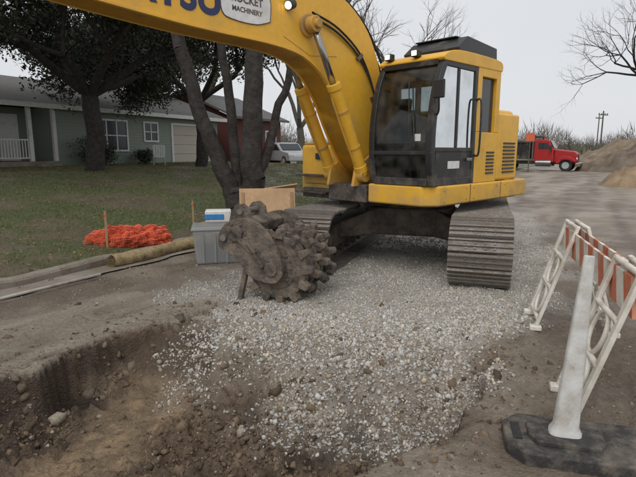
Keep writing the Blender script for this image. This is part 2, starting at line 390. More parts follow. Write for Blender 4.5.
blades('lawn_grass',150000,-1,30,6.66,21,.045,.005,1.25)
def litter(name,n):
    ss=rng.uniform(0,30,n);tt=6.3+14*rng.random(n)**1.1
    a=RD[0]*ss+ND[0]*tt;b=RD[1]*ss+ND[1]*tt;z=H(a,b)+.02+rng.random(n)*.03
    M=rotm(n);q=np.array([[-1,0,0],[0,-.5,.15],[1,0,0],[0,.5,.15]])*.035
    fl=np.array([1,1,.4]);V=np.einsum('nij,kj->nki',M,q)*fl+np.stack([a,b,z],1)[:,None,:]
    c=np.array([[.25,.16,.09]])*rng.uniform(.5,1.5,(n,1))
    mesh_np(name,V.reshape(-1,3),np.arange(4*n).reshape(-1,4),M_grass,np.repeat(c,4,0))
litter('fallen_leaves',11000)

# ------------------------------------------------------------ kerb, wattle
def kerb(name,s0,s1,t0):
    pr=[(0,-.1),(0,.10),(.02,.13),(.05,.145),(.15,.145),(.17,.13),(.17,-.1)]
    V=[];F=[];S=np.arange(s0,s1,.08 if s1<14 else .5);k=len(pr)
    for i,s_ in enumerate(S):
        j=.012*math.sin(s_*3.1)+.05*(float(fbm(np.array([s_]),np.array([1.]),3,3,4)[0])-.5)
        chip=.05*max(0,float(fbm(np.array([s_]),np.array([7.]),4,3,44)[0])-.58)/.2
        for a,b in pr:
            q=rd(s_,t0+a+j+(chip if a<.04 else 0));V.append((q[0],q[1],b+j*.6-(chip if b>.1 and a<.1 else 0)))
    for i in range(len(S)-1):
        for m_ in range(k-1):F.append((i*k+m_,(i+1)*k+m_,(i+1)*k+m_+1,i*k+m_+1))
    F.append(tuple(range(k)));F.append(tuple(range(len(V)-1,len(V)-1-k,-1)))
    add(name,(V,F),M_conc,smooth=False)
kerb('concrete_kerb',-12,5.15,6.45);kerb('concrete_kerb',5.2,13,6.48);kerb('concrete_kerb',13.1,90,6.48)
S=np.arange(-12,13,.06);V=[];F=[]
for s_ in S:
    j=.22*(float(fbm(np.array([s_]),np.array([3.]),2.0,5,14)[0])-.5)
    for tt in (6.08+j,6.455):
        q=rd(s_,tt);V.append((q[0],q[1],.022+(j*.04 if tt<6.4 else 0)))
for i in range(len(S)-1):F.append((2*i,2*i+2,2*i+3,2*i+1))
add('gutter_apron',(V,F),M_conc)
pts=[rd(4.9,6.3),rd(5.5,6.26),rd(6.2,6.33),rd(6.8,6.3),rd(7.5,6.36)]
w_=add('straw_wattle',path([(a,b,.10) for a,b in pts],.10,18,14),M_straw,smooth=True)
tx=bpy.data.textures.new('n','CLOUDS');tx.noise_scale=.07
dm=w_.modifiers.new('d','DISPLACE');dm.texture=tx;dm.strength=.06
q=rd(4.9,6.3);V=[];F=[]
for i in range(260):
    a=random.uniform(0,6.28);r_=.095*random.random()**.5;k=len(V)
    o=Vector((q[0],q[1],.10));tt=Vector((ND[0],ND[1],0))*math.cos(a)*r_+Vector((0,0,1))*math.sin(a)*r_
    d=Vector((-RD[0],-RD[1],0))*random.uniform(.0,.09)+Vector((random.gauss(0,.02),random.gauss(0,.02),random.gauss(0,.02)))
    b_=Vector((RD[0],RD[1],0))*.06
    V+=[tuple(o+tt+b_+Vector((0,0,.006))),tuple(o+tt+b_-Vector((0,0,.006))),tuple(o+tt+d)];F.append((k,k+1,k+2))
add('straw_wattle_end',(V,F),M_straw,w_)
a=rd(-1.,6.0);b=rd(4.4,5.92)
add('utility_pipe',tube((a[0],a[1],.05),(b[0],b[1],.06),.018),M_plast,smooth=True)

# ------------------------------------------------------------ trees
class Tree:
    def __init__(s):s.seg=[];s.tips=[]
    def grow(s,p,d,r,L,depth,kids=(2,3),spread=.55,up=.08,decay=.74):
        n=3 if depth>1 else 2
        for i in range(n):
            d=(d+Vector((random.gauss(0,.13),random.gauss(0,.13),random.gauss(0,.10)+up))).normalized()
            q=p+d*(L/n);r2=r*(.9 if depth>0 else .7)
            s.seg.append((p,q,r,r2,depth));p=q;r=r2
            if depth<=2:s.tips.append((p,depth))
            if depth in(1,2,3) and random.random()<.5:
                dd=(d+Vector((random.gauss(0,1),random.gauss(0,1),random.gauss(0,.7)))*.8).normalized()
                s.grow(p,dd,r*.5,L*.55,0 if depth<3 else 1,kids,spread,up,decay)
        if depth==0:s.tips.append((p,0));return
        k=random.randint(*kids)
        for i in range(k):
            ax=Vector((random.gauss(0,1),random.gauss(0,1),random.gauss(0,.6))).normalized()
            dd=(d+ax*spread*random.uniform(.7,1.4)).normalized()
            s.grow(p,dd,r*random.uniform(.6,.78),L*decay*random.uniform(.8,1.15),depth-1,kids,spread,up,decay)
    def limb(s,pts,r0,r1,sub=5):
        P=[Vector(q) for q in smoothpoly(pts,sub)]
        for i in range(1,len(P)-1): P[i]=P[i]+Vector((random.gauss(0,.02),random.gauss(0,.02),0))
        n=len(P)-1
        for i in range(n):
            a=r0+(r1-r0)*(i/n);b=r0+(r1-r0)*((i+1)/n)
            s.seg.append((P[i],P[i+1],a,b,9))
        return P[-1],(P[-1]-P[-2]).normalized()
    def mesh(s,name,m,parent=None):
        for k,sel in((9,lambda r:r>.04),(4,lambda r:r<=.04)):
            S=[q for q in s.seg if sel(q[2])]
            if not S: continue
            p0=np.array([q[0] for q in S]);p1=np.array([q[1] for q in S]);r0=np.array([q[2] for q in S]);r1=np.array([q[3] for q in S])
            d=p1-p0;d/=np.linalg.norm(d,axis=1)[:,None]+1e-9
            p1=p1+d*(r1*.25)[:,None]
            h=np.tile([0.,0.,1.],(len(S),1));h[np.abs(d[:,2])>.9]=[1,0,0]
            a=np.cross(d,h);a/=np.linalg.norm(a,axis=1)[:,None];b=np.cross(d,a)
            th=np.arange(k)*2*np.pi/k
            ring=a[:,None]*np.cos(th)[None,:,None]+b[:,None]*np.sin(th)[None,:,None]
            V=np.concatenate([p0[:,None]+ring*r0[:,None,None],p1[:,None]+ring*r1[:,None,None]],1)
            f=np.array([(i,(i+1)%k,(i+1)%k+k,i+k) for i in range(k)])
            F=(f[None]+2*k*np.arange(len(S))[:,None,None]).reshape(-1,4)
            mesh_np('branches' if k==9 else 'twigs',V.reshape(-1,3),F,m,None,True,parent)
def leaves(pos,rad,per,size,c0,parent,name='foliage',flat=.7):
    n=len(pos)*per;P=np.repeat(np.array(pos),per,0)+rng.normal(size=(n,3))*rad*np.array([1,1,flat])
    M=rotm(n);q=np.array([[-1,0,0],[0,-.42,.1],[1,0,0],[0,.42,.1]])*size
    V=np.einsum('nij,kj->nki',M,q)*rng.uniform(.6,1.3,(n,1,1))+P[:,None,:]
    cl=np.repeat(rng.uniform(.6,1.4,(len(pos),1)),per,0)
    c=np.array([c0])*cl*rng.uniform(.6,1.5,(n,1));b=rng.random(n)<.06;c[b]=np.array([.10,.075,.035])
    return mesh_np(name,V.reshape(-1,3),np.arange(4*n).reshape(-1,4),M_leaf,np.repeat(c,4,0),False,parent)

LEAF=(.042,.050,.030)
def near_oak():
    random.seed(21)
    e=empty('live_oak_tree');T=Tree()
    bx,by=-1.85,12.6;gz=Hs(bx,by)
    T.limb([(bx-.12,by,gz-.2),(bx-.16,by,gz+.3),(bx-.2,by,gz+.6)],.44,.27)
    T.limb([(bx+.25,by-.05,gz-.2),(bx+.2,by,gz+.3),(bx+.18,by,gz+.6)],.42,.27)
    stems=[([(bx-.2,by,gz+.1),(bx-.50,by,gz+1.0),(-2.85,by-.1,2.5),(-3.3,by-.3,4.4)],.25,.15),
           ([(bx-.1,by,gz+.1),(bx-.25,by+.2,gz+1.3),(-2.25,by+.3,3.2),(-2.5,by+.2,4.9)],.16,.10),
           ([(bx+.2,by,gz+.1),(bx+.18,by-.05,gz+1.2),(-1.6,by-.1,3.0),(-1.5,by,4.8)],.32,.20),
           ([(bx+.22,by,gz+.8),(bx+.60,by+.05,gz+1.7),(-.95,by+.1,2.9),(-.5,by,4.2)],.14,.08)]
    for pts,a,b in stems:
        p_,d=T.limb(pts,a,b)
        T.grow(p_,(d+Vector((0,0,.3))).normalized(),b,1.7,4,(2,3),.62,.06,.78)
    T.mesh('b',M_bark,e)
    tp=[p for p,k in T.tips if p.z>3.6 and p.x<1.2 ]
    random.shuffle(tp);tp=tp[:1600]
    leaves([tuple(p) for p in tp],.28,34,.062,LEAF,e)
near_oak()
def oak(bx,by,h,seed,r=.3,n=5,lean=(0,0),zmin=0,size=.085,L=2.3,cap=1900):
    random.seed(seed);e=empty('live_oak_tree');T=Tree();gz=Hs(bx,by)
    p_,d=T.limb([(bx,by,gz-.2),(bx+.1,by,gz+h*.5),(bx+lean[0]*.5,by,gz+h)],r*1.25,r)
    for i in range(n):
        a=6.283*i/n+random.random()*.6
        T.grow(p_,Vector((math.cos(a)*.9,math.sin(a)*.9,.55)).normalized(),r*.6,L,4,(2,3),.6,.03,.78)
    T.mesh('b',M_bark,e)
    tp=[p for p,k in T.tips if p.z>zmin];random.shuffle(tp);tp=tp[:cap]
    leaves([tuple(p) for p in tp],.38,36,size,LEAF,e)
oak(-8.3,18.6,2.7,5,.28,6,zmin=3.7)
oak(-12.6,15.2,2.9,11,.28,6,zmin=3.7)
oak(-5.6,24,3.0,17,.24,5,zmin=3.9)
oak(-13.5,36,3.2,19,.3,5,zmin=3,size=.14,cap=900)
def bare(bx,by,h,seed,r=.25,L=2.6,depth=5,m=M_barkg,sp=.5,name='bare_tree'):
    random.seed(seed);e=empty(name);T=Tree();gz=Hs(bx,by)
    p_,d=T.limb([(bx,by,gz-.2),(bx+.1,by+.1,gz+h*.6),(bx,by,gz+h)],r*1.2,r)
    for i in range(3):
        a=2.1*i+random.random();T.grow(p_,Vector((math.cos(a)*.6,math.sin(a)*.6,.9)).normalized(),r*.7,L,depth,(2,3),sp,.06,.76)
    T.mesh('b',m,e)
bare(20.3,27.6,2.2,3,.36,2.9,6,M_bark,.72)
bare(1.5,27,3.2,4,.3,3.0,5,M_barkg)
bare(6.5,38,3,6,.28,3,5,M_barkg)
bare(-1.5,42,3,9,.28,3,5,M_barkg)
bare(14.5,62,3,14,.3,3.2,5,M_barkg)
def shrub(s_,t_,w,h,seed):
    q=rd(s_,t_);z=Hs(*q);e=empty('evergreen_shrub');T=Tree();random.seed(seed)
    for i in range(7):
        a=random.random()*6.28;T.seg.append((Vector((q[0],q[1],z-.05)),Vector((q[0]+math.cos(a)*w*.3,q[1]+math.sin(a)*w*.3,z+h*.7)),.03,.01,1))
    T.mesh('b',M_bark,e)
    P=[(q[0]+random.gauss(0,w*.3),q[1]+random.gauss(0,w*.3),z+random.uniform(.15,h)) for i in range(70)]
    leaves(P,.14,40,.045,(.045,.06,.03),e)
shrub(15.0,20.2,1.1,1.2,2);shrub(15.9,20.4,.8,.8,3);shrub(18.4,20.5,.7,.6,4)
def distant():
    n=60000;nt_=480
    a=rng.uniform(-1.15,1.1,nt_);d=rng.uniform(95,210,nt_);cx=np.sin(a)*d;cy=np.cos(a)*d
    th=rng.uniform(4,7.5,nt_)*(.75+.35*np.sin(a*19)**2);cr=th*.36
    k=rng.integers(0,nt_,n)
    u=rng.normal(size=(n,3));u/=np.linalg.norm(u,axis=1)[:,None];rr=rng.random(n)**.4
    zc=H(cx,cy)
    P0=np.stack([cx[k]+u[:,0]*cr[k]*rr*.8,cy[k]+u[:,1]*cr[k]*rr*.8,zc[k]+th[k]*(.5+.36*u[:,2]*rr)],1)
    dr=np.stack([u[:,0],u[:,1],np.abs(u[:,2])+.7],1)*rng.uniform(.5,1.5,(n,1))
    P1=P0+dr;wd=rng.normal(size=(n,3));wd/=np.linalg.norm(wd,axis=1)[:,None];wd*=.055
    V=np.stack([P0-wd,P0+wd,P1],1)
    V2=np.stack([np.stack([cx-.13,cy,zc-1],1),np.stack([cx+.13,cy,zc-1],1),np.stack([cx,cy,zc+th*.8],1)],1)
    m=14000;a=rng.uniform(-1.15,1.1,m);d=rng.uniform(95,200,m);px=np.sin(a)*d;py=np.cos(a)*d;pz=H(px,py)
    V3=np.stack([np.stack([px-.6,py,pz-.2],1),np.stack([px+.6,py,pz-.2],1),np.stack([px+rng.normal(0,.4,m),py,pz+rng.uniform(.6,3.2,m)],1)],1)
    VV=np.concatenate([V,V2,V3]).reshape(-1,3);c=np.array([[.15,.13,.11]])*rng.uniform(.6,1.4,(len(VV)//3,1))
    c[-m:]*=np.array([.85,.95,.7])
    mesh_np('distant_trees',VV,np.arange(len(VV)).reshape(-1,3),M_leaf,np.repeat(c,3,0))
distant()

# ------------------------------------------------------------ house
def house():
    z0=1.08;o=rd(0,21.2);e=empty('green_bungalow',(o[0],o[1],z0),math.atan2(RD[1],RD[0]))
    def siding(x0,x1,y,z_0,z_1,name='siding_wall'):
        V=[];F=[];k=0;zz=z_0
        while zz<z_1-.01:
            z2=min(zz+.15,z_1)
            V+=[(x0,y-.025,zz),(x1,y-.025,zz),(x1,y-.004,z2),(x0,y-.004,z2)]
            F.append((k,k+1,k+2,k+3));k+=4
            if zz>z_0: F.append((k-4,k-3,k-6,k-5))
            zz=z2
        add(name,(V,F),M_sid,e)
    add('wall_core',merge(box(5,14.1,1.6,9,-.8,2.6),box(14.1,25,0,9,-.8,2.6)),M_sid,e)
    siding(14.1,21,0,0,2.6);siding(24.6,25,0,0,2.6);siding(5,14.1,1.6,.25,2.6);siding(21,24.6,0,2.25,2.6)
    add('foundation',merge(box(14.1,21,-.04,.0,-.8,.0),box(5,14.1,-.1,1.6,-.8,.24)),M_conc,e)
    V=[(4.4,-.55,2.52),(25.6,-.55,2.52),(25.6,4.5,4.2),(4.4,4.5,4.2),(4.4,9.6,2.52),(25.6,9.6,2.52),
       (4.4,-.55,2.66),(25.6,-.55,2.66),(25.6,4.5,4.34),(4.4,4.5,4.34),(4.4,9.6,2.66),(25.6,9.6,2.66)]
    F=[(0,3,2,1),(3,4,5,2),(6,7,8,9),(9,8,11,10),(0,6,9,3),(3,9,10,4),(1,2,8,7),(2,5,11,8),(4,10,11,5),(0,1,7,6)]
    add('roof',(V,F),M_roof,e)
    add('fascia',box(4.4,25.6,-.59,-.553,2.48,2.68),M_wht,e)
    add('gable_wall',([(25.0,0,2.6),(25.0,9,2.6),(25.0,4.5,4.15)],[(0,1,2)]),M_sid,e)
    add('garage_door',merge(*[box(21.15,24.45,-.05,.0,.0+.53*i,.515+.53*i) for i in range(4)]),M_gar,e,.008)
    add('garage_trim',merge(box(21,21.14,-.07,.0,0,2.24),box(24.46,24.6,-.07,.0,0,2.24),box(21.14,24.46,-.075,.0,2.13,2.25)),M_wht,e)
    def win(x0,x1,z_0,z_1,y=0,div=2,shut=False):
        fr=[box(x0-.09,x0,y-.08,y,z_0-.09,z_1+.09),box(x1,x1+.09,y-.08,y,z_0-.09,z_1+.09),box(x0,x1,y-.08,y,z_1,z_1+.09),box(x0,x1,y-.10,y,z_0-.09,z_0)]
        for i in range(1,div):
            xm=x0+(x1-x0)*i/div;fr.append(box(xm-.03,xm+.03,y-.065,y,z_0,z_1))
        fr.append(box(x0,x1,y-.06,y,(z_0+z_1)/2-.025,(z_0+z_1)/2+.025))
        add('window_frame',merge(*fr),M_wht,e);add('window_glass',box(x0,x1,y-.045,y,z_0,z_1),M_dkgl,e)
    win(16.1,17.9,.75,2.15,0,3);win(19.1,19.95,1.25,2.15,0,2);win(9.6,10.8,.9,2.2,1.58,2);win(6.3,7.5,.9,2.2,1.58,2)
    add('front_door',merge(box(12.4,13.3,1.5,1.57,.25,2.3)),M_wht,e,.01)
    cols=[];[cols.append(box(a-.08,a+.08,-.06,.1,.24,2.52)) for a in(5.1,7.9,10.9,12.9,14.0)]
    add('porch_columns',merge(*cols),M_wht,e,.01)
    rl=[box(5.1,12.8,-.01,.05,1.12,1.18),box(5.1,12.8,-.01,.05,.36,.41)]
    for i in range(62): rl.append(box(5.2+i*.124,5.235+i*.124,.005,.035,.41,1.12))
    add('porch_railing',merge(*rl),M_wht,e)
    add('porch_steps',merge(box(12.95,13.9,-.5,-.1,-.6,.12),box(12.95,13.9,-.85,-.5,-.6,-.02)),M_conc,e)
    add('driveway_slab',box(20.8,25,-5,-.08,-.4,-.02),M_conc,e)
house()
def neighbour():
    o=rd(27.2,21.5);z0=.95;e=empty('red_brick_house',(o[0],o[1],z0),math.atan2(RD[1],RD[0]))
    add('walls',box(0,5.6,0,9,-.8,3.0),M_brick,e)
    V=[(-.5,-.5,2.95),(6.1,-.5,2.95),(6.1,4.5,4.9),(-.5,4.5,4.9),(-.5,9.5,2.95),(6.1,9.5,2.95)]
    V+=[(a,b,c+.15) for a,b,c in V]
    add('roof',(V,[(0,3,2,1),(3,4,5,2),(6,7,8,9),(9,8,11,10),(0,1,7,6),(0,6,9,3),(3,9,10,4),(1,2,8,7),(2,5,11,8),(4,10,11,5)]),M_roof,e)
    add('gable',([(-.0,0,3),(0,9,3),(0,4.5,4.8)],[(0,1,2)]),M_brick,e)
    for a in(1.0,3.6):
        add('window_frame',merge(box(a-.1,a+1.3,-.06,0,.8,2.3)),M_wht,e);add('window_glass',box(a,a+1.2,-.075,0,.9,2.2),M_dkgl,e)
neighbour()
def chair(s_,t_):
    q=rd(s_,t_);e=empty('lawn_chair',(q[0],q[1],Hs(*q)),R(200))
    add('frame',merge(box(-.28,-.25,-.25,.25,.0,.55),box(.25,.28,-.25,.25,0,.55),box(-.28,-.24,.2,.25,0,.95),box(.24,.28,.2,.25,0,.95)),M_wht,e)
    add('seat',merge(*[box(-.25,.25,-.25+.1*i,-.17+.1*i,.38,.41) for i in range(5)]),M_wht,e)
    add('back',merge(*[box(-.24+.1*i,-.17+.1*i,.21,.24,.41,.98) for i in range(5)]),M_wht,e)
chair(17.5,18.5)

# ------------------------------------------------------------ silver car
def wheelset(e,xs_,yw,r,w=.22):
    for a in xs_:
        for sgn in(-1,1):
            add('tyre',tube((a,sgn*yw-w/2,r),(a,sgn*yw+w/2,r),r,None,24),M_rub,e,.03)
            add('rim',tube((a,sgn*yw-w/2-.01,r),(a,sgn*yw+w/2+.01,r),r*.58,None,18),M_silver,e)
def car():
    q=(-2.35,37);e=empty('parked_car',(q[0],q[1],Hs(*q)),R(-60))
    pr=[(-2.3,.35),(-2.3,.95),(-2.15,1.05),(-1.9,1.62),(-.1,1.68),(.35,1.6),(1.0,1.1),(2.1,.95),(2.3,.75),(2.3,.35)]
    add('body',prism(pr,-.9,.9),M_silver,e,.08)
    add('side_windows',prism([(-1.85,1.1),(-1.75,1.52),(.2,1.54),(.75,1.12)],-.91,.91),M_dkgl,e)
    add('windscreen',prism([(.42,1.56),(1.0,1.14),(1.04,1.15),(.46,1.59)],-.75,.75),M_dkgl,e)
    add('rear_window',prism([(-2.14,1.1),(-1.95,1.55),(-1.98,1.55),(-2.17,1.1)],-.7,.7),M_dkgl,e)
    for sg in(-1,1): add('headlamp',box(2.24,2.315,sg*.7-.14,sg*.7+.14,.72,.86),M_wht,e,.02);add('tail_lamp',box(-2.32,-2.25,sg*.75-.08,sg*.75+.08,.85,1.1),M_red,e,.02)
    wheelset(e,(-1.45,1.45),.82,.36)
car()

# ------------------------------------------------------------ dump truck
def truck():
    q=(20.3,46.5);e=empty('red_dump_truck',(q[0],q[1],Hs(*q)),R(-34))
    add('chassis',box(-4.2,3.4,-.45,.45,.6,.9),M_blk,e,.02)
    add('hood',prism([(1.55,.75),(1.55,1.95),(3.2,1.75),(3.45,1.5),(3.5,.75)],-.75,.75),M_red,e,.1)
    add('grille',box(3.5,3.54,-.45,.45,.85,1.6),M_chrome,e,.02)
    add('bumper',box(3.35,3.75,-1.2,1.2,.45,.75),M_chrome,e,.05)
    add('cab',prism([(-.1,.75),(-.1,2.65),(.1,2.8),(1.1,2.78),(1.5,2.0),(1.6,.75)],-1.0,1.0),M_red,e,.08)
    add('side_windows',prism([(.25,1.95),(.25,2.5),(1.0,2.5),(1.3,1.95)],-1.02,1.02),M_dkgl,e)
    add('windscreen',prism([(1.18,2.68),(1.53,2.03),(1.57,2.04),(1.22,2.7)],-.88,.88),M_dkgl,e)
    add('roof_beacon',tube((.5,0,2.8),(.5,0,2.98),.12),M_orange,e,.02)
    for sg in(-1,1):
        add('front_fender',prism([(1.8,.7),(2.0,1.2),(2.4,1.38),(3.0,1.3),(3.4,.95),(3.4,.8),(3.1,1.0),(2.3,1.05),(2.1,.7)],sg*1.2-.2,sg*1.2+.05),M_red,e,.03)
        add('headlamp',tube((3.42,sg*.95,1.1),(3.5,sg*.95,1.1),.11),M_wht,e)
        add('exhaust_stack',tube((-.25,sg*.9,.9),(-.25,sg*.9,3.1),.07),M_chrome,e)
        add('fuel_tank',tube((.1,sg*.95,.7),(1.4,sg*.95,.7),.3),M_chrome,e,.03)
        add('mirror',merge(box(1.3,1.4,sg*1.25-.09,sg*1.25+.09,1.7,2.3),box(1.33,1.37,min(sg*1.0,sg*1.2),max(sg*1.0,sg*1.2),2.1,2.13)),M_blk,e)
    pr=[(-4.6,1.15),(-4.75,2.5),(-.4,2.6),(-.5,1.05)]
    add('dump_bed',prism(pr,-1.2,1.2),M_blk,e,.03)
    add('bed_ribs',merge(*[box(-4.4+i*.62,-4.28+i*.62,-1.27,1.27,1.15,2.5) for i in range(7)],box(-4.75,-.38,-1.28,1.28,2.48,2.6)),M_blk,e,.02)
    add('cab_shield',box(-.5,.6,-1.1,1.1,3.02,3.08),M_blk,e,.02)
    add('bed_load',prism([(-4.5,2.55),(-3.6,2.8),(-2.2,2.95),(-.9,2.75),(-.6,2.55)],-1.0,1.0),M_muds,e,.1)
    wheelset(e,(-3.6,-2.3,2.6),1.0,.52,.3)
truck()
def road_sign(x_,y_):
    e=empty('orange_road_sign',(x_,y_,Hs(x_,y_)),R(-20))
    add('panel',tube((0,0,2.95),(0,.03,2.95),.48,None,4),M_orange,e);add('post',tube((0,.05,0),(0,.05,3.2),.04),M_frame,e)
    add('feet',merge(box(-.5,.5,.03,.07,.0,.06),box(-.03,.03,-.5,.6,.06,.1)),M_frame,e)
road_sign(18.1,43.0)
for (x_,y_,h_) in((46,82,8),(62,112,9)):
    e=empty('utility_pole',(x_,y_,Hs(x_,y_)),R(25))
    add('pole',tube((0,0,-.3),(0,0,h_),.14,.1,10),M_barkg,e)
    add('crossarm',merge(box(-1.1,1.1,-.06,.06,h_-.7,h_-.55),*[box(a-.05,a+.05,-.05,.05,h_-.55,h_-.35) for a in(-1,-.4,.4,1)]),M_barkg,e)

# ------------------------------------------------------------ spoil heaps
def heap(name,cx,cy,r,h,c,seed,ex=1.3):
    n=90;a=np.linspace(-1.25,1.25,n);A,B=np.meshgrid(a,a);d=np.hypot(A,B)+(fbm(A*2+9,B*2,1.2,3,seed+9)-.5)*.4
    wx=cx+A*r*ex;wy=cy+B*r
    z=np.maximum(0,1-d)**.85*h*(.65+.7*fbm(wx,wy,1.0/r*2.2,3,seed))+(fbm(wx,wy,2.2,5,seed+3)-.5)*.7*(d<1.0)
    Z=H(wx,wy)+z-.10-.5*(d>1.1)
    idx=np.arange(n*n).reshape(n,n);F=np.stack([idx[:-1,:-1],idx[:-1,1:],idx[1:,1:],idx[1:,:-1]],-1).reshape(-1,4)
    cc=np.array([c])*(.5+1.0*fbm(wx,wy,2.5,5,seed+7).ravel()[:,None])
    mesh_np(name,np.stack([wx.ravel(),wy.ravel(),Z.ravel()],1),F,bpy.data.materials['ground_soil'],cc,True)
heap('sand_pile',17.6,25.5,2.4,1.6,(.30,.21,.125),1)
heap('dirt_pile',28.5,43,4.2,3.0,(.17,.128,.09),2)
heap('dirt_pile',36,58,5.5,3.5,(.22,.165,.11),3)
heap('dirt_pile',23.5,33.5,2.4,1.6,(.19,.142,.10),4)

# ------------------------------------------------------------ small things on the verge
def netting(x_,y_):
    e=empty('orange_safety_netting',(x_,y_,Hs(x_,y_)-.01),R(12))
    for nm,scl,mt,wire in(('core',.93,M_orin,False),('mesh_layer',1.0,M_orange,True)):
        n=84;m_=34;V=[];F=[]
        for j in range(m_+1):
            for i in range(n):
                th=2*math.pi*i/n;ph_=math.pi/2*j/m_
                rx=.66*math.cos(ph_)**.8;ry=.40*math.cos(ph_)**.8;z_=.33*math.sin(ph_)**.8
                aa=np.array([math.cos(th)*rx*3+3]);bb=np.array([math.sin(th)*ry*3+z_*3])
                k_=1+.6*(float(fbm(aa,bb,1.6,3,5)[0])-.5)+.5*(float(fbm(aa,bb,4.5,3,8)[0])-.5)
                V.append((math.cos(th)*rx*scl*k_,math.sin(th)*ry*scl*k_,z_*scl*k_-.02))
        for j in range(m_):
            for i in range(n):F.append((j*n+i,j*n+(i+1)%n,(j+1)*n+(i+1)%n,(j+1)*n+i))
        o_=add(nm,(V,F),mt,e)
        if wire:
            w=o_.modifiers.new('w','WIREFRAME');w.thickness=.010
netting(-3.3,8.75)
for (x_,y_,h_) in((-3.62,8.35,.62),(-2.62,10.3,.62)):
    e=empty('survey_stake',(x_,y_,Hs(x_,y_)),R(20));add('stake',merge(box(-.018,.018,-.012,.012,-.1,h_)),M_wood,e)
    add('flag_tape',box(-.021,.021,-.016,.016,h_-.10,h_-.06),M_orange,e)
e=empty('plywood_crate',(-1.15,11.2,0),R(8))
add('front_panel',obox((0,-.05,.62),(1.25,.025,.62),rx=R(-12)),M_ply,e)
add('side_panel',obox((-.55,.35,.5),(.025,.7,.55)),M_ply,e)
add('lid_panel',obox((.25,.25,.9),(.9,.5,.025),rx=R(-14),ry=R(-8)),M_ply,e)
add('battens',merge(obox((-.55,-.1,.5),(.06,.05,.7),rx=R(-12)),obox((.55,-.1,.5),(.06,.05,.7),rx=R(-12))),M_wood,e)
e=empty('bottled_water_pack',(-2.05,10.1,.33),R(10))
add('wrap',box(-.26,.26,-.18,.18,.0,.24),M_wht,e,.03);add('label',box(-.265,.12,-.186,.186,.05,.17),M_bluebag,e,.01)
add('support_crate',merge(*[box(-.34,.34,-.22,.22,-.36+.09*i,-.30+.09*i) for i in range(4)]),M_wood,e,.005)
e=empty('plastic_storage_tub',(-1.58,7.9,Hs(-1.6,7.9)),R(12));e.scale=(1.15,1.1,1.2)
def tap(x,y,x2,y2,z0,z1):
    V=[(-x,-y,z0),(x,-y,z0),(x,y,z0),(-x,y,z0),(-x2,-y2,z1),(x2,-y2,z1),(x2,y2,z1),(-x2,y2,z1)]
    return V,[(3,2,1,0),(4,5,6,7),(0,1,5,4),(1,2,6,5),(2,3,7,6),(3,0,4,7)]
add('tub',tap(.33,.21,.38,.25,.0,.46),M_tub,e,.04);add('lid',tap(.40,.27,.38,.25,.461,.51),M_tub,e,.015)
add('ribs',merge(*[obox((a,-.235,.23),(.03,.02,.40),rx=R(5)) for a in(-.24,-.08,.08,.24)]),M_tub,e)
add('contents',merge(obox((-.1,0,.14),(.3,.25,.2),rz=.3),obox((.16,.02,.1),(.2,.2,.14),rz=-.2)),M_rub,e,.03)

# ------------------------------------------------------------ barricade
def barricade():
    e=empty('striped_barricade',(2.31,3.98,0),math.atan2(1.75,.52))   # local x along board
    L=.91
    for sx in(-L,L):
        z0=Hs(2.31+sx*.285,3.98+sx*.958)
        for sg in(-1,1):
            def P(u,v): return (sx+u, sg*(.04+.31*(1-v/1.05)), z0+v)
            w=.26
            fr=[]
            for uu in(-w,w):
                p0=Vector(P(uu,0));p1=Vector(P(uu,1.05));fr.append(xf(box(-.032,.032,-.016,.016,0,(p1-p0).length),Matrix.Translation(p0)@Vector((0,0,1)).rotation_difference((p1-p0).normalized()).to_matrix().to_4x4()))
            for v in(.10,.42,.72,1.03): fr.append(tube(P(-w,v),P(w,v),.022,None,8))
            add('leg_frame',merge(*fr),M_plast,e,.008)
            for vc,rr in((.26,.14),(.57,.14)):
                ring=[P(math.cos(a)*rr,vc+math.sin(a)*rr) for a in np.linspace(0,2*math.pi,19)]
                add('ring',path(ring,.016,8,2),M_plast,e,0,True)
            add('feet',merge(*[obox(P(u,.02),(.08,.11,.05)) for u in(-w,w)]),M_plast,e,.01)
    for sg in(-1,1):
        n=14;W=2*L+.5;x0=-W/2;dx=W/n;V=[];F=[];MI=[];sk=.10
        for i in range(n):
            a=x0+i*dx;b=a+dx;k=len(V);q=lambda xx:max(-W/2,min(W/2,xx))
            yy=sg*.045
            for (xx,zz) in((q(a),.74),(q(b),.74),(q(b+sk),.98),(q(a+sk),.98)):
                V.append((xx,yy,zz))
            for (xx,zz) in((q(a),.74),(q(b),.74),(q(b+sk),.98),(q(a+sk),.98)):
                V.append((xx,yy+sg*.022,zz))
            for f in((0,1,2,3),(7,6,5,4),(0,4,5,1),(3,2,6,7),(0,3,7,4),(1,5,6,2)):
                F.append(tuple(k+j for j in f));MI.append(i%2)
        add('striped_board',(V,F,MI),[M_redb,M_plast],e)
barricade()
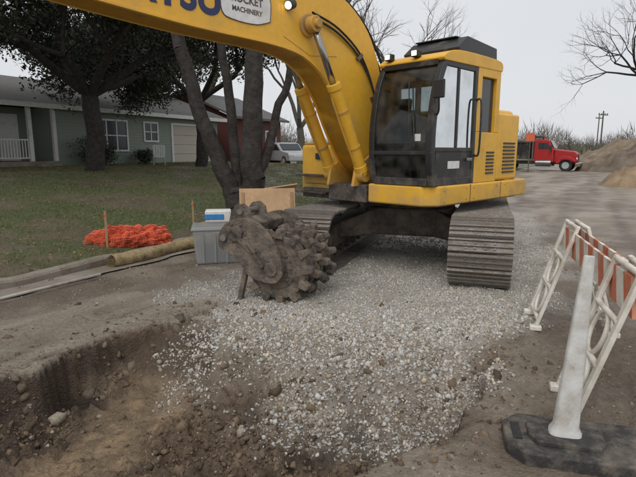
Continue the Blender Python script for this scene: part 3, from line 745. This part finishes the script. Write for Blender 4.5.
# ------------------------------------------------------------ delineator post
e=empty('delineator_post',(1.58,2.66,Hs(1.3,2.7)+.0),R(-14))
oc=[(-.46,-.12),(-.36,-.23),(.36,-.23),(.46,-.12),(.46,.12),(.36,.23),(-.36,.23),(-.46,.12)]
add('rubber_base',prismz(oc,-.02,.075),M_base,e,.015)
add('base_collar',merge(prismz([(a*.45-.12,b*.6) for a,b in oc],.07,.105)),M_base,e,.01)
add('carry_slots',merge(obox((-.39,0,.078),(.05,.18,.01)),obox((.33,0,.078),(.05,.18,.01))),M_rub,e)
Mt=Matrix.Translation((-.13,-.02,0))@Matrix.Rotation(R(3.0),4,'Y')@Matrix.Rotation(R(-3),4,'X')
V=[];F=[];lv=[(.08,.090,.055),(.13,.088,.052),(.16,.070,.045),(.6,.052,.035),(.95,.038,.026),(1.09,.032,.02),(1.16,.030,.018),(1.17,.026,.014)]
for z_,a,b in lv:
    for k in range(16):
        th=2*math.pi*(k+.5)/16;cx_=abs(math.cos(th))**.6*math.copysign(1,math.cos(th));sy_=abs(math.sin(th))**.6*math.copysign(1,math.sin(th))
        V.append(tuple(Mt@Vector((a*cx_,b*sy_,z_))))
for i in range(len(lv)-1):
    for k in range(16):F.append((i*16+k,i*16+(k+1)%16,(i+1)*16+(k+1)%16,(i+1)*16+k))
F.append(tuple(range(len(V)-16,len(V))))
add('post',(V,F),M_post,e,.004)

# ------------------------------------------------------------ compaction wheel
def compactor():
    x_,y_=-.36,5.78;e=empty('compaction_wheel',(x_,y_,Hs(x_,y_)-.04),R(-24));e.scale=(.98,.98,.98)
    zc=.47;parts=[tube((0,-.30,zc),(0,.36,zc),.26,None,28)]
    add('drum',merge(*parts),M_muds,e,.01)
    rims=[];pads=[]
    for k,yy in enumerate((-.27,-.03,.21,.42)):
        rims.append(tube((0,yy-.02,zc),(0,yy+.02,zc),.38,None,32))
        for i in range(13):
            a=2*math.pi*(i+.5*(k%2))/13
            b=prism([(.34,-.055),(.34,.055),(.455,.036),(.465,0),(.455,-.036)],yy-.055,yy+.055)
            pads.append(xf(b,Matrix.Translation((0,0,zc))@Matrix.Rotation(a,4,'Y')))
    add('rim_discs',merge(*rims),M_muds,e,.008)
    add('pads',merge(*pads),M_muds,e,.012)
    V=[];F=[];nu=60;nv=14
    for i in range(nu):
        for j in range(nv+1):
            th=2*math.pi*i/nu;yy=-.26+.66*j/nv
            r_=.30+.13*(float(fbm(np.array([math.cos(th)*3+5]),np.array([math.sin(th)*3+yy*5+5]),1.5,4,9)[0])-.2)
            V.append((math.cos(th)*r_,yy,zc+math.sin(th)*r_))
    for i in range(nu):
        for j in range(nv):F.append((i*(nv+1)+j,((i+1)%nu)*(nv+1)+j,((i+1)%nu)*(nv+1)+j+1,i*(nv+1)+j+1))
    add('packed_mud',(V,F),M_muds,e,0,True)
    add('hub',merge(tube((0,-.42,zc),(0,-.30,zc),.13,None,20),tube((0,-.45,zc),(0,-.42,zc),.085,None,12),*[tube((math.cos(a)*.2,-.315,zc+math.sin(a)*.2),(math.cos(a)*.2,-.29,zc+math.sin(a)*.2),.022,None,6) for a in np.arange(0,6.28,.785)]),M_muds,e,.01)
    yoke=smoothpoly([(.14,.40),(.12,.60),(.02,.80),(-.14,.98),(-.36,1.04),(-.58,.98),(-.70,.84),(-.70,.68),(-.56,.60),(-.42,.50),(-.30,.36),(-.12,.31),(.05,.31),(.14,.40)],4)[:-1]
    for yy in(-.40,.50):
        add('yoke_plate',prism(yoke,yy-.022,yy+.022),M_muds,e,.006)
    add('yoke_gussets',merge(obox((-.38,-.44,.78),(.46,.04,.06),ry=R(38)),obox((-.2,-.44,.62),(.34,.04,.05),ry=R(52)),tube((-.45,-.46,.86),(-.45,-.42,.86),.09,None,18),*[tube((-.45+math.cos(a)*.12,-.435,.86+math.sin(a)*.12),(-.45+math.cos(a)*.12,-.42,.86+math.sin(a)*.12),.018,None,6) for a in np.arange(0,6.28,1.047)]),M_muds,e,.006)
    add('yoke_crossbeam',prism([(-.3,.95),(-.44,1.03),(-.66,.95),(-.69,.78),(-.5,.74),(-.34,.82)],-.38,.48),M_muds,e,.02)
    for yy in(-.14,.24):
        ear=[(-.42,1.0),(-.44,1.12),(-.52,1.18),(-.63,1.16),(-.70,1.06),(-.74,.92),(-.66,.88)]
        add('mount_ear',prism(ear,yy-.02,yy+.02),M_muds,e,.006)
    add('mount_pins',merge(tube((-.56,-.18,1.08),(-.56,.28,1.08),.035,None,14),tube((-.62,-.46,.80),(-.62,.54,.80),.04,None,14)),M_track,e)
    add('kick_stand',merge(obox((-.42,-.36,.22),(.06,.06,.5),ry=R(14)),obox((-.46,-.36,.01),(.16,.12,.03))),M_muds,e,.008)
    add('hose_motor',merge(tube((0,.50,zc),(0,.66,zc),.12,None,16)),M_muds,e,.02)
compactor()

# ------------------------------------------------------------ EXCAVATOR
CX,CY=1.6,8.45
EX=empty('excavator',(CX,CY,.0))
UC=empty('undercarriage',(0,0,0),math.atan2(-.946,-.326),EX)
def track(yc,nm):
    hx=1.78;r=.42;zc=.455;Lp=2*hx*2+2*math.pi*r;n=51;shoe=[];SW=.385
    for i in range(n):
        d=Lp*(i+.3)/n
        if d<2*hx: pos=(-hx+d,zc+r-.035*math.sin(math.pi*d/(2*hx))*1.2);ang=0
        elif d<2*hx+math.pi*r:
            a=(d-2*hx)/r;pos=(hx+r*math.sin(a),zc+r*math.cos(a));ang=a
        elif d<4*hx+math.pi*r: pos=(hx-(d-2*hx-math.pi*r),zc-r);ang=math.pi
        else:
            a=(d-4*hx-math.pi*r)/r;pos=(-hx-r*math.sin(a),zc-r*math.cos(a));ang=math.pi+a
        pr=[(-.092,-.012),(-.092,.012),(-.075,.045),(-.060,.045),(-.052,.014),(-.012,.014),(-.005,.042),(.010,.042),(.016,.014),(.055,.014),(.062,.042),(.078,.042),(.092,.008),(.092,-.012)]
        b=prism(pr,-SW+random.uniform(-.003,.003),SW+random.uniform(-.003,.003))
        M=Matrix.Translation((pos[0],yc,pos[1]))@Matrix.Rotation(ang+random.uniform(-.02,.02),4,'Y')
        shoe.append(xf(b,M));shoe.append(xf(box(-.085,.085,-.11,-.05,-.09,-.012),M));shoe.append(xf(box(-.085,.085,.05,.11,-.09,-.012),M))
        bl=[xf(tube((u,vv,.012),(u,vv,.03),.014,None,6),M) for u in(-.033,.036) for vv in(-.17,-.06,.06,.17)]
        shoe+=bl
    add(nm+'_shoes',merge(*shoe),M_track,UC)
    rl=[tube((hx,yc-.13,zc),(hx,yc+.13,zc),.30,None,28),tube((-hx,yc-.12,zc),(-hx,yc+.12,zc),.31,None,28),tube((hx,yc-.2,zc),(hx,yc+.2,zc),.14,None,16)]
    for i in range(8): rl.append(tube((-1.4+i*.4,yc-.14,.18),(-1.4+i*.4,yc+.14,.18),.085,None,14))
    for a in(-.6,.6): rl.append(tube((a,yc-.1,.74),(a,yc+.1,.74),.06,None,12))
    for i in range(16):
        a=i*6.283/16;rl.append(xf(box(.28,.345,-.04,.04,-.03,.03),Matrix.Translation((-hx,yc,zc))@Matrix.Rotation(a,4,'Y')))
    add(nm+'_rollers',merge(*rl),M_frame,UC,0)
    add(nm+'_frame',prism([(-1.4,.26),(-1.3,.60),(1.15,.62),(1.55,.52),(1.55,.36),(1.3,.26)],yc-.19,yc+.19),M_frame,UC,.03)
    add(nm+'_final_drive',tube((-hx,yc-.28,zc),(-hx,yc+.25,zc),.2,None,20),M_frame,UC,.02)
track(-1.18,'track_a');track(1.18,'track_b')
add('car_body',prismz([(-.7,-.5),(-.45,-.7),(.45,-.7),(.7,-.5),(.7,.5),(.45,.7),(-.45,.7),(-.7,.5)],.42,.86),M_frame,UC,.04)
for sy in(-1,1):
    for sx in(-1,1):
        V=[]
        for (xx,yy,z0,z1,w) in((sx*.42,sy*.45,.42,.86,.26),(sx*.78,sy*1.05,.36,.60,.17)):
            V+=[(xx-w,yy,z0),(xx+w,yy,z0),(xx+w,yy,z1),(xx-w,yy,z1)]
        add('x_frame_leg',(V,[(0,1,2,3),(7,6,5,4),(0,4,5,1),(1,5,6,2),(2,6,7,3),(3,7,4,0)]),M_frame,UC,.03)
add('swing_ring',tube((0,0,.84),(0,0,1.03),.66,None,40),M_frame,UC,.01)

US=empty('upper_structure',(0,0,0),R(-135),EX)
add('revolving_frame',merge(box(-1.2,1.35,-1.28,1.28,1.0,1.16),box(-.3,1.62,-.42,.32,1.02,1.28)),M_frame,US,.02)
add('frame_underside_beams',merge(box(-.9,1.5,-.36,-.30,.94,1.05),box(-.9,1.5,.12,.18,.94,1.05),box(-1.1,1.0,.9,1.0,.95,1.0)),M_frame,US,.01)
add('cab_skirt',prismz([(-1.45,.75),(-1.3,1.40),(1.42,1.40),(1.60,1.22),(1.60,.34),(-1.45,.34)],1.03,1.30),M_yel,US,.03)
add('skirt_seams',merge(box(.60,.612,1.395,1.403,1.04,1.29),box(-.35,-.338,1.395,1.403,1.04,1.29)),M_blk,US)
add('skirt_bolts',merge(*[tube((a,1.395,zz),(a,1.408,zz),.012,None,8) for a in(-1.1,-.5,-.2,.5,.72,1.3) for zz in(1.09,1.24)]),M_yeld,US)
arc=[(-.55,-1.38)]+[(-1.68*math.cos(a),-1.68*math.sin(a)) for a in np.linspace(.93,-.93,19)]+[(-.55,1.36)]
add('counterweight',prismz(arc,1.06,2.12),M_yel,US,.07)
add('engine_hood',prismz([(-1.35,-1.1),(-1.35,1.1),(-.2,1.1),(-.2,-1.1)],2.12,2.42),M_yel,US,.07)
add('left_side_cover',box(-.92,-.2,.36,1.385,1.31,2.32),M_yel,US,.04)
add('side_grille',merge(*[box(-.78,-.38,1.384,1.40,1.42+.055*i,1.445+.055*i) for i in range(9)]),M_blk,US)
add('exhaust',merge(tube((-.7,-.7,2.4),(-.7,-.7,2.75),.06),tube((-.7,-.7,2.75),(-.62,-.7,2.85),.055)),M_frame,US)
add('fuel_tank_box',box(-.25,.52,-1.37,-.50,1.17,2.22),M_yel,US,.06)
add('toolbox',box(.54,1.30,-1.37,-.50,1.05,1.86),M_yel,US,.06)
add('toolbox_lid',box(.58,1.26,-1.33,-.54,1.862,1.895),M_yeld,US,.015)
add('tank_cap',tube((.1,-.9,2.22),(.1,-.9,2.30),.09),M_blk,US,.01)
add('front_step',merge(box(1.30,1.5,-1.3,-.6,1.08,1.11),box(1.30,1.5,-1.3,-.6,1.35,1.38)),M_blk,US,.005)
add('toolbox_latches',merge(box(1.30,1.325,-1.0,-.86,1.62,1.72),box(1.298,1.306,-1.25,-.62,1.22,1.23)),M_blk,US)
add('right_handrail',path([(.55,-1.33,1.9),(.55,-1.33,2.45),(.5,-1.33,2.6),(-.1,-1.33,2.62),(-.15,-1.33,2.25)],.018),M_yel,US,0,True)
add('mid_cover',box(-.9,.45,-.48,.34,1.29,2.05),M_yeld,US,.04)
def cab():
    y0,y1=.37,1.38
    front=smoothpoly([(1.56,1.30),(1.62,1.62),(1.62,2.1),(1.52,2.6),(1.36,2.93)],5)
    def strip(y,w,d,m,name):
        V=[];F=[]
        for (a,b) in front:
            V+=[(a,y-w,b),(a,y+w,b),(a-d,y+w,b),(a-d,y-w,b)]
        for i in range(len(front)-1):
            for k in range(4):F.append((4*i+k,4*i+(k+1)%4,4*i+4+(k+1)%4,4*i+4+k))
        F+=[(3,2,1,0),tuple(len(V)-4+k for k in range(4))]
        add(name,(V,F),m,US,.01)
    strip(y1-.045,.045,.10,M_blk,'front_pillar');strip(y0+.045,.045,.10,M_blk,'front_pillar')
    V=[];F=[]
    for a,b in front: V+=[(a-.03,y0+.08,b),(a-.03,y1-.08,b)]
    for i in range(len(front)-1):F.append((2*i,2*i+1,2*i+3,2*i+2))
    add('windscreen',(V,F),M_glass,US,0,True)
    add('windscreen_bars',merge(box(1.555,1.625,y0+.08,y1-.08,1.70,1.755),box(1.50,1.60,y0+.08,y1-.08,1.30,1.40),box(1.31,1.42,y0+.08,y1-.08,2.83,2.93)),M_blk,US,.01)
    add('wiper',merge(tube((1.64,y1-.25,1.80),(1.56,y1-.35,2.55),.010,None,6),tube((1.645,y1-.33,1.95),(1.55,y1-.42,2.65),.008,None,6)),M_blk,US)
    add('stickers',merge(box(1.60,1.604,y1-.28,y1-.18,1.88,1.97)),M_wht,US)
    yw=y1
    add('door_frame',merge(box(.50,.58,yw-.06,yw,1.30,2.93),box(.58,1.53,yw-.055,yw-.002,1.30,1.40),box(.58,1.36,yw-.055,yw-.002,2.82,2.93),box(.58,1.54,yw-.05,yw-.004,1.74,1.80),box(.98,1.03,yw-.05,yw-.004,1.8,2.82)),M_blk,US,.01)
    add('door_lower_panel',box(.58,1.50,yw-.04,yw-.012,1.40,1.74),M_blk,US,.0)
    add('door_glass',([(.58,yw-.02,1.8),(1.55,yw-.02,1.8),(1.57,yw-.02,2.2),(1.48,yw-.02,2.6),(1.38,yw-.02,2.82),(.58,yw-.02,2.82)],[(0,1,2,3,4,5)]),M_glass,US)
    add('door_handle',merge(box(.62,.76,yw,yw+.03,1.62,1.66)),M_chrome,US,.005)
    add('door_decal',box(.9,1.2,yw-.012,yw-.008,1.52,1.62),M_wht,US)
    add('door_rail',path([(.52,yw+.0,1.7),(.52,yw+.07,1.75),(.52,yw+.07,2.4),(.52,yw,2.45)],.014),M_blk,US,0,True)
    add('rear_column',merge(box(-.18,.50,yw-.10,yw+.004,1.30,2.02),box(-.18,-.06,yw-.10,yw+.004,2.02,2.95),box(.38,.50,yw-.10,yw+.004,2.02,2.95),box(-.06,.38,yw-.10,yw+.004,2.78,2.95)),M_yel,US,.012)
    add('rear_side_glass',([(-.06,yw-.05,2.02),(.38,yw-.05,2.02),(.38,yw-.05,2.78),(-.06,yw-.05,2.78)],[(0,1,2,3)]),M_dkgl,US)
    add('column_vents',merge(*[box(-.08,.16,yw+.004,yw+.014,1.42+.05*i,1.445+.05*i) for i in range(7)]),M_blk,US)
    add('cab_back',merge(box(-.18,-.10,y0,yw-.10,1.30,2.0),box(-.18,-.12,y0,y0+.1,2.0,2.95),box(-.18,-.12,yw-.2,yw-.1,2.0,2.95),box(-.18,-.12,y0,yw-.1,2.8,2.95)),M_blk,US)
    add('rear_glass',([(-.15,y0+.1,2.0),(-.15,yw-.2,2.0),(-.15,yw-.2,2.8),(-.15,y0+.1,2.8)],[(0,1,2,3)]),M_glass,US)
    add('right_side_frame',merge(box(-.10,1.52,y0,y0+.04,1.30,1.62),box(.45,.52,y0,y0+.05,1.62,2.9),box(-.1,1.36,y0,y0+.05,2.85,2.93),box(-.12,-.02,y0,y0+.05,1.62,2.9)),M_blk,US)
    add('right_side_glass',([(-.02,y0+.02,1.62),(1.55,y0+.02,1.62),(1.55,y0+.02,2.2),(1.48,y0+.02,2.55),(1.34,y0+.02,2.85),(-.02,y0+.02,2.85)],[(0,1,2,3,4,5)]),M_glass,US)
    add('cab_floor',box(-.10,1.5,y0+.05,yw-.06,1.30,1.34),M_blk,US)
    add('roof',prism(smoothpoly([(-.20,2.90),(-.20,3.0),(.0,3.05),(.9,3.05),(1.25,3.01),(1.42,2.93),(1.40,2.88)],3),y0-.01,yw+.012),M_yel,US,.03)
    add('roof_guard',merge(prism([(-.12,3.06),(-.10,3.22),(.75,3.27),(.98,3.10),(.95,3.06)],y0+.08,yw-.05),box(-.05,.8,y0+.15,yw-.2,3.27,3.29)),M_blk,US,.012)
    for yy in(y0+.16,y1-.42):
        add('cab_work_lamp',merge(box(1.36,1.46,yy-.055,yy+.055,2.96,3.05)),M_blk,US,.015)
        add('cab_lamp_lens',merge(box(1.461,1.467,yy-.036,yy+.036,2.975,3.035)),M_lamp,US,.0)
    add('mirror',merge(obox((1.66,y1+.10,2.50),(.04,.15,.22))),M_blk,US,.015)
    add('mirror_arm',path([(1.5,y1-.02,2.2),(1.62,y1+.08,2.25),(1.66,y1+.1,2.4)],.012),M_blk,US,0,True)
    ym=(y0+y1)/2
    add('seat',merge(box(.20,.70,ym-.24,ym+.24,1.62,1.76),obox((.20,ym,2.08),(.13,.46,.66),ry=R(-8)),obox((.14,ym,2.50),(.09,.26,.2),ry=R(-8)),box(.25,.65,ym-.2,ym+.2,1.34,1.62)),M_seat,US,.04)
    add('consoles',merge(box(.3,.95,ym-.42,ym-.27,1.34,1.85),box(.3,.95,ym+.27,ym+.42,1.34,1.85)),M_seat,US,.03)
    add('joysticks',merge(tube((.88,ym-.34,1.85),(.92,ym-.34,2.08),.02),tube((.88,ym+.34,1.85),(.92,ym+.34,2.08),.02),tube((1.25,ym-.08,1.34),(1.3,ym-.08,1.75),.015),tube((1.25,ym+.08,1.34),(1.3,ym+.08,1.75),.015)),M_blk,US)
    add('monitor',obox((1.25,y0+.16,1.98),(.06,.22,.18)),M_blk,US,.01)
cab()
YB=-.10
top=[(.82,1.40),(.83,1.75),(.90,2.2),(1.0,2.7),(1.14,3.12),(1.42,3.50),(1.90,3.78),(2.6,3.93),(3.6,3.93),(4.9,3.78),(6.05,3.52)]
bot=[(6.10,3.18),(5.4,3.10),(4.2,3.02),(2.95,2.98),(2.42,2.82),(2.08,2.48),(1.80,2.0),(1.45,1.52),(1.15,1.33)]
prof=smoothpoly(top,4)+smoothpoly(bot,4)
add('boom',prism(prof,YB-.19,YB+.19),M_yel,US,.018)
add('boom_flange',merge(prism(smoothpoly(bot,4)+[(a,b+.022) for a,b in smoothpoly(bot,4)[::-1]],YB-.215,YB+.215)),M_yel,US)
add('boom_weld_plates',merge(prism([(2.0,3.0),(2.3,3.72),(3.0,3.80),(2.95,3.12),(2.5,2.95)],YB+.188,YB+.197)),M_yel,US,.004)
add('boom_foot_bracket',merge(prism([(.6,1.25),(.75,1.75),(1.2,1.78),(1.66,1.5),(1.72,1.25)],YB-.27,YB-.22),prism([(.6,1.25),(.75,1.75),(1.2,1.78),(1.66,1.5),(1.72,1.25)],YB+.22,YB+.27)),M_yeld,US,.01)
add('boom_foot_pin',tube((1.0,YB-.33,1.55),(1.0,YB+.33,1.55),.09),M_frame,US,.01)
add('boom_cylinder_pin',merge(tube((2.55,YB-.42,3.30),(2.55,YB+.42,3.30),.055),tube((2.55,YB-.23,3.30),(2.55,YB+.23,3.30),.14)),M_yeld,US,.01)
for sg in(-1,1):
    yy=YB+sg*.31;a=Vector((1.56,yy,1.42));b=Vector((2.55,yy,3.30));d=(b-a)
    add('boom_cylinder_barrel',merge(tube(a,a+d*.60,.085,None,20),tube(a+d*.60,a+d*.64,.098,None,20),tube(a+d*.02,a+d*.07,.095,None,20)),M_yel,US,.008)
    add('boom_cylinder_rod',tube(a+d*.62,b,.045,None,16),M_chrome,US,0,True)
    add('cylinder_eye',merge(tube(b-Vector((0,.06,0)),b+Vector((0,.06,0)),.10),tube(a-Vector((0,.07,0)),a+Vector((0,.07,0)),.11)),M_yeld,US,.008)
    add('cylinder_pipe',path([a+d*.1+Vector((.10,0,.0)),a+d*.3+Vector((.11,0,-.03)),a+d*.56+Vector((.11,0,-.03))],.014),M_yeld,US,0,True)
    add('cylinder_clamps',merge(*[tube(a+d*q,a+d*(q+.012),.094,None,20) for q in(.2,.45)]),M_yeld,US)
for k in range(3):
    yy=YB-.08+k*.08
    add('boom_hose',path([(.55,yy,2.0),(.62,yy,2.6),(.95,yy,3.15),(1.35,yy,3.58),(1.9,yy,3.86),(2.6,yy,3.99),(3.6,yy,3.98),(4.6,yy,3.86)],.020),M_rub,US,0,True)
for k,(dz) in enumerate((0,.06)):
    add('side_hose',path([(1.05,YB+.215,1.9),(1.2,YB+.23,2.5),(1.5,YB+.215,3.05-dz),(2.0,YB+.225,3.35-dz),(2.5,YB+.24,3.46-dz)],.014),M_rub,US,0,True)
add('hose_clips',merge(*[obox((a,YB+.21,b),(.05,.05,.12),ry=R(-c)) for a,b,c in((1.22,2.52,70),(1.55,3.05,50))]),M_frame,US,.004)
add('boom_work_lamp',merge(tube((2.83,YB+.24,3.50),(2.92,YB+.26,3.46),.06,None,16)),M_blk,US,.008)
add('boom_lamp_lens',tube((2.921,YB+.26,3.46),(2.93,YB+.262,3.457),.045,None,16),M_lamp,US)
add('arm_cylinder',merge(tube((2.9,YB,4.12),(4.6,YB,4.22),.085)),M_yel,US,.01)
add('arm_cylinder_rod',tube((4.6,YB,4.22),(6.25,YB,4.15),.045),M_chrome,US)
add('arm_cylinder_lug',prism([(2.75,3.9),(2.82,4.2),(2.98,4.2),(3.15,3.9)],YB-.1,YB+.1),M_yel,US,.01)
add('arm',prism([(5.9,3.15),(6.1,3.9),(6.25,4.25),(6.5,4.1),(7.2,3.55),(8.85,2.75),(8.85,2.5),(8.6,2.45),(7.2,2.85),(6.2,3.0)],YB-.15,YB+.15),M_yel,US,.015)
add('arm_pin',tube((6.05,YB-.26,3.35),(6.05,YB+.26,3.35),.09),M_frame,US)
add('quick_coupler',prism([(8.6,2.65),(8.95,2.6),(9.15,2.3),(9.0,2.1),(8.75,2.1),(8.5,2.35)],YB-.22,YB+.22),M_blk,US,.02)
def text(body,x0,z0,size,m,name,y,sx=1.0,tilt=0,sp=1.0,off=.022):
    c=bpy.data.curves.new(name,'FONT');c.body=body;c.size=size;c.extrude=.002;c.offset=size*off;c.space_character=sp
    o=bpy.data.objects.new(name,c);scene.collection.objects.link(o);o.parent=US
    o.location=(x0,y,z0);o.rotation_euler=(R(90),tilt,R(180));o.scale=(sx,1,1);c.materials.append(m);return o
text('KOMATSU',5.85,3.19,.42,M_blue,'lettering',YB+.194,1.0,0,1.04,.035)
pl=smoothpoly([(3.15,3.24),(3.15,3.50),(3.35,3.56),(3.65,3.56),(3.82,3.50),(3.82,3.24),(3.65,3.18),(3.35,3.18),(3.15,3.24)],4)[:-1]
add('decal_plate',prism(pl,YB+.19,YB+.194),M_wht,US)
add('decal_border',path([(a,YB+.195,b) for a,b in pl+[pl[0]]],.006,6,1),M_frame,US)
text('ROCKET',3.70,3.38,.12,M_frame,'decal_text',YB+.195,.95)
text('MACHINERY',3.69,3.28,.075,M_frame,'decal_text',YB+.195,1.0)

# ------------------------------------------------------------ world, sun, camera
w=bpy.data.worlds.new('World');scene.world=w;w.use_nodes=True;nt=w.node_tree;bg=nt.nodes['Background']
sky=nt.nodes.new('ShaderNodeTexSky');sky.sky_type='NISHITA';sky.sun_disc=False;sky.sun_elevation=R(50);sky.sun_rotation=R(200);sky.dust_density=4;sky.ozone_density=1
mx=nt.nodes.new('ShaderNodeMix');mx.data_type='RGBA';mx.inputs[0].default_value=.92
tc=nt.nodes.new('ShaderNodeTexCoord');nz=nt.nodes.new('ShaderNodeTexNoise');nz.inputs['Scale'].default_value=2.2;nz.inputs['Detail'].default_value=4
mp=nt.nodes.new('ShaderNodeMapping');mp.inputs['Scale'].default_value=(1,1,3);nt.links.new(tc.outputs['Generated'],mp.inputs[0]);nt.links.new(mp.outputs[0],nz.inputs['Vector'])
cr=nt.nodes.new('ShaderNodeMix');cr.data_type='RGBA';cr.inputs[6].default_value=(7.2,7.4,7.75,1);cr.inputs[7].default_value=(8.3,8.42,8.6,1)
nt.links.new(nz.outputs['Fac'],cr.inputs[0]);nt.links.new(cr.outputs[2],mx.inputs[7])
nt.links.new(sky.outputs[0],mx.inputs[6]);nt.links.new(mx.outputs[2],bg.inputs[0]);bg.inputs[1].default_value=.10
sd=bpy.data.lights.new('sun','SUN');sd.energy=1.3;sd.angle=R(40);sd.color=(1,.98,.95)
so=bpy.data.objects.new('sun',sd);scene.collection.objects.link(so);so.rotation_euler=(R(40),0,R(-20))
cd=bpy.data.cameras.new('camera');cd.lens=28.0;cd.sensor_width=36;cd.clip_end=2000
co=bpy.data.objects.new('camera',cd);scene.collection.objects.link(co);co.location=(0,0,1.75);co.rotation_euler=(R(80),0,0)
scene.camera=co
scene.view_settings.view_transform='Standard';scene.view_settings.look='None';scene.view_settings.exposure=0
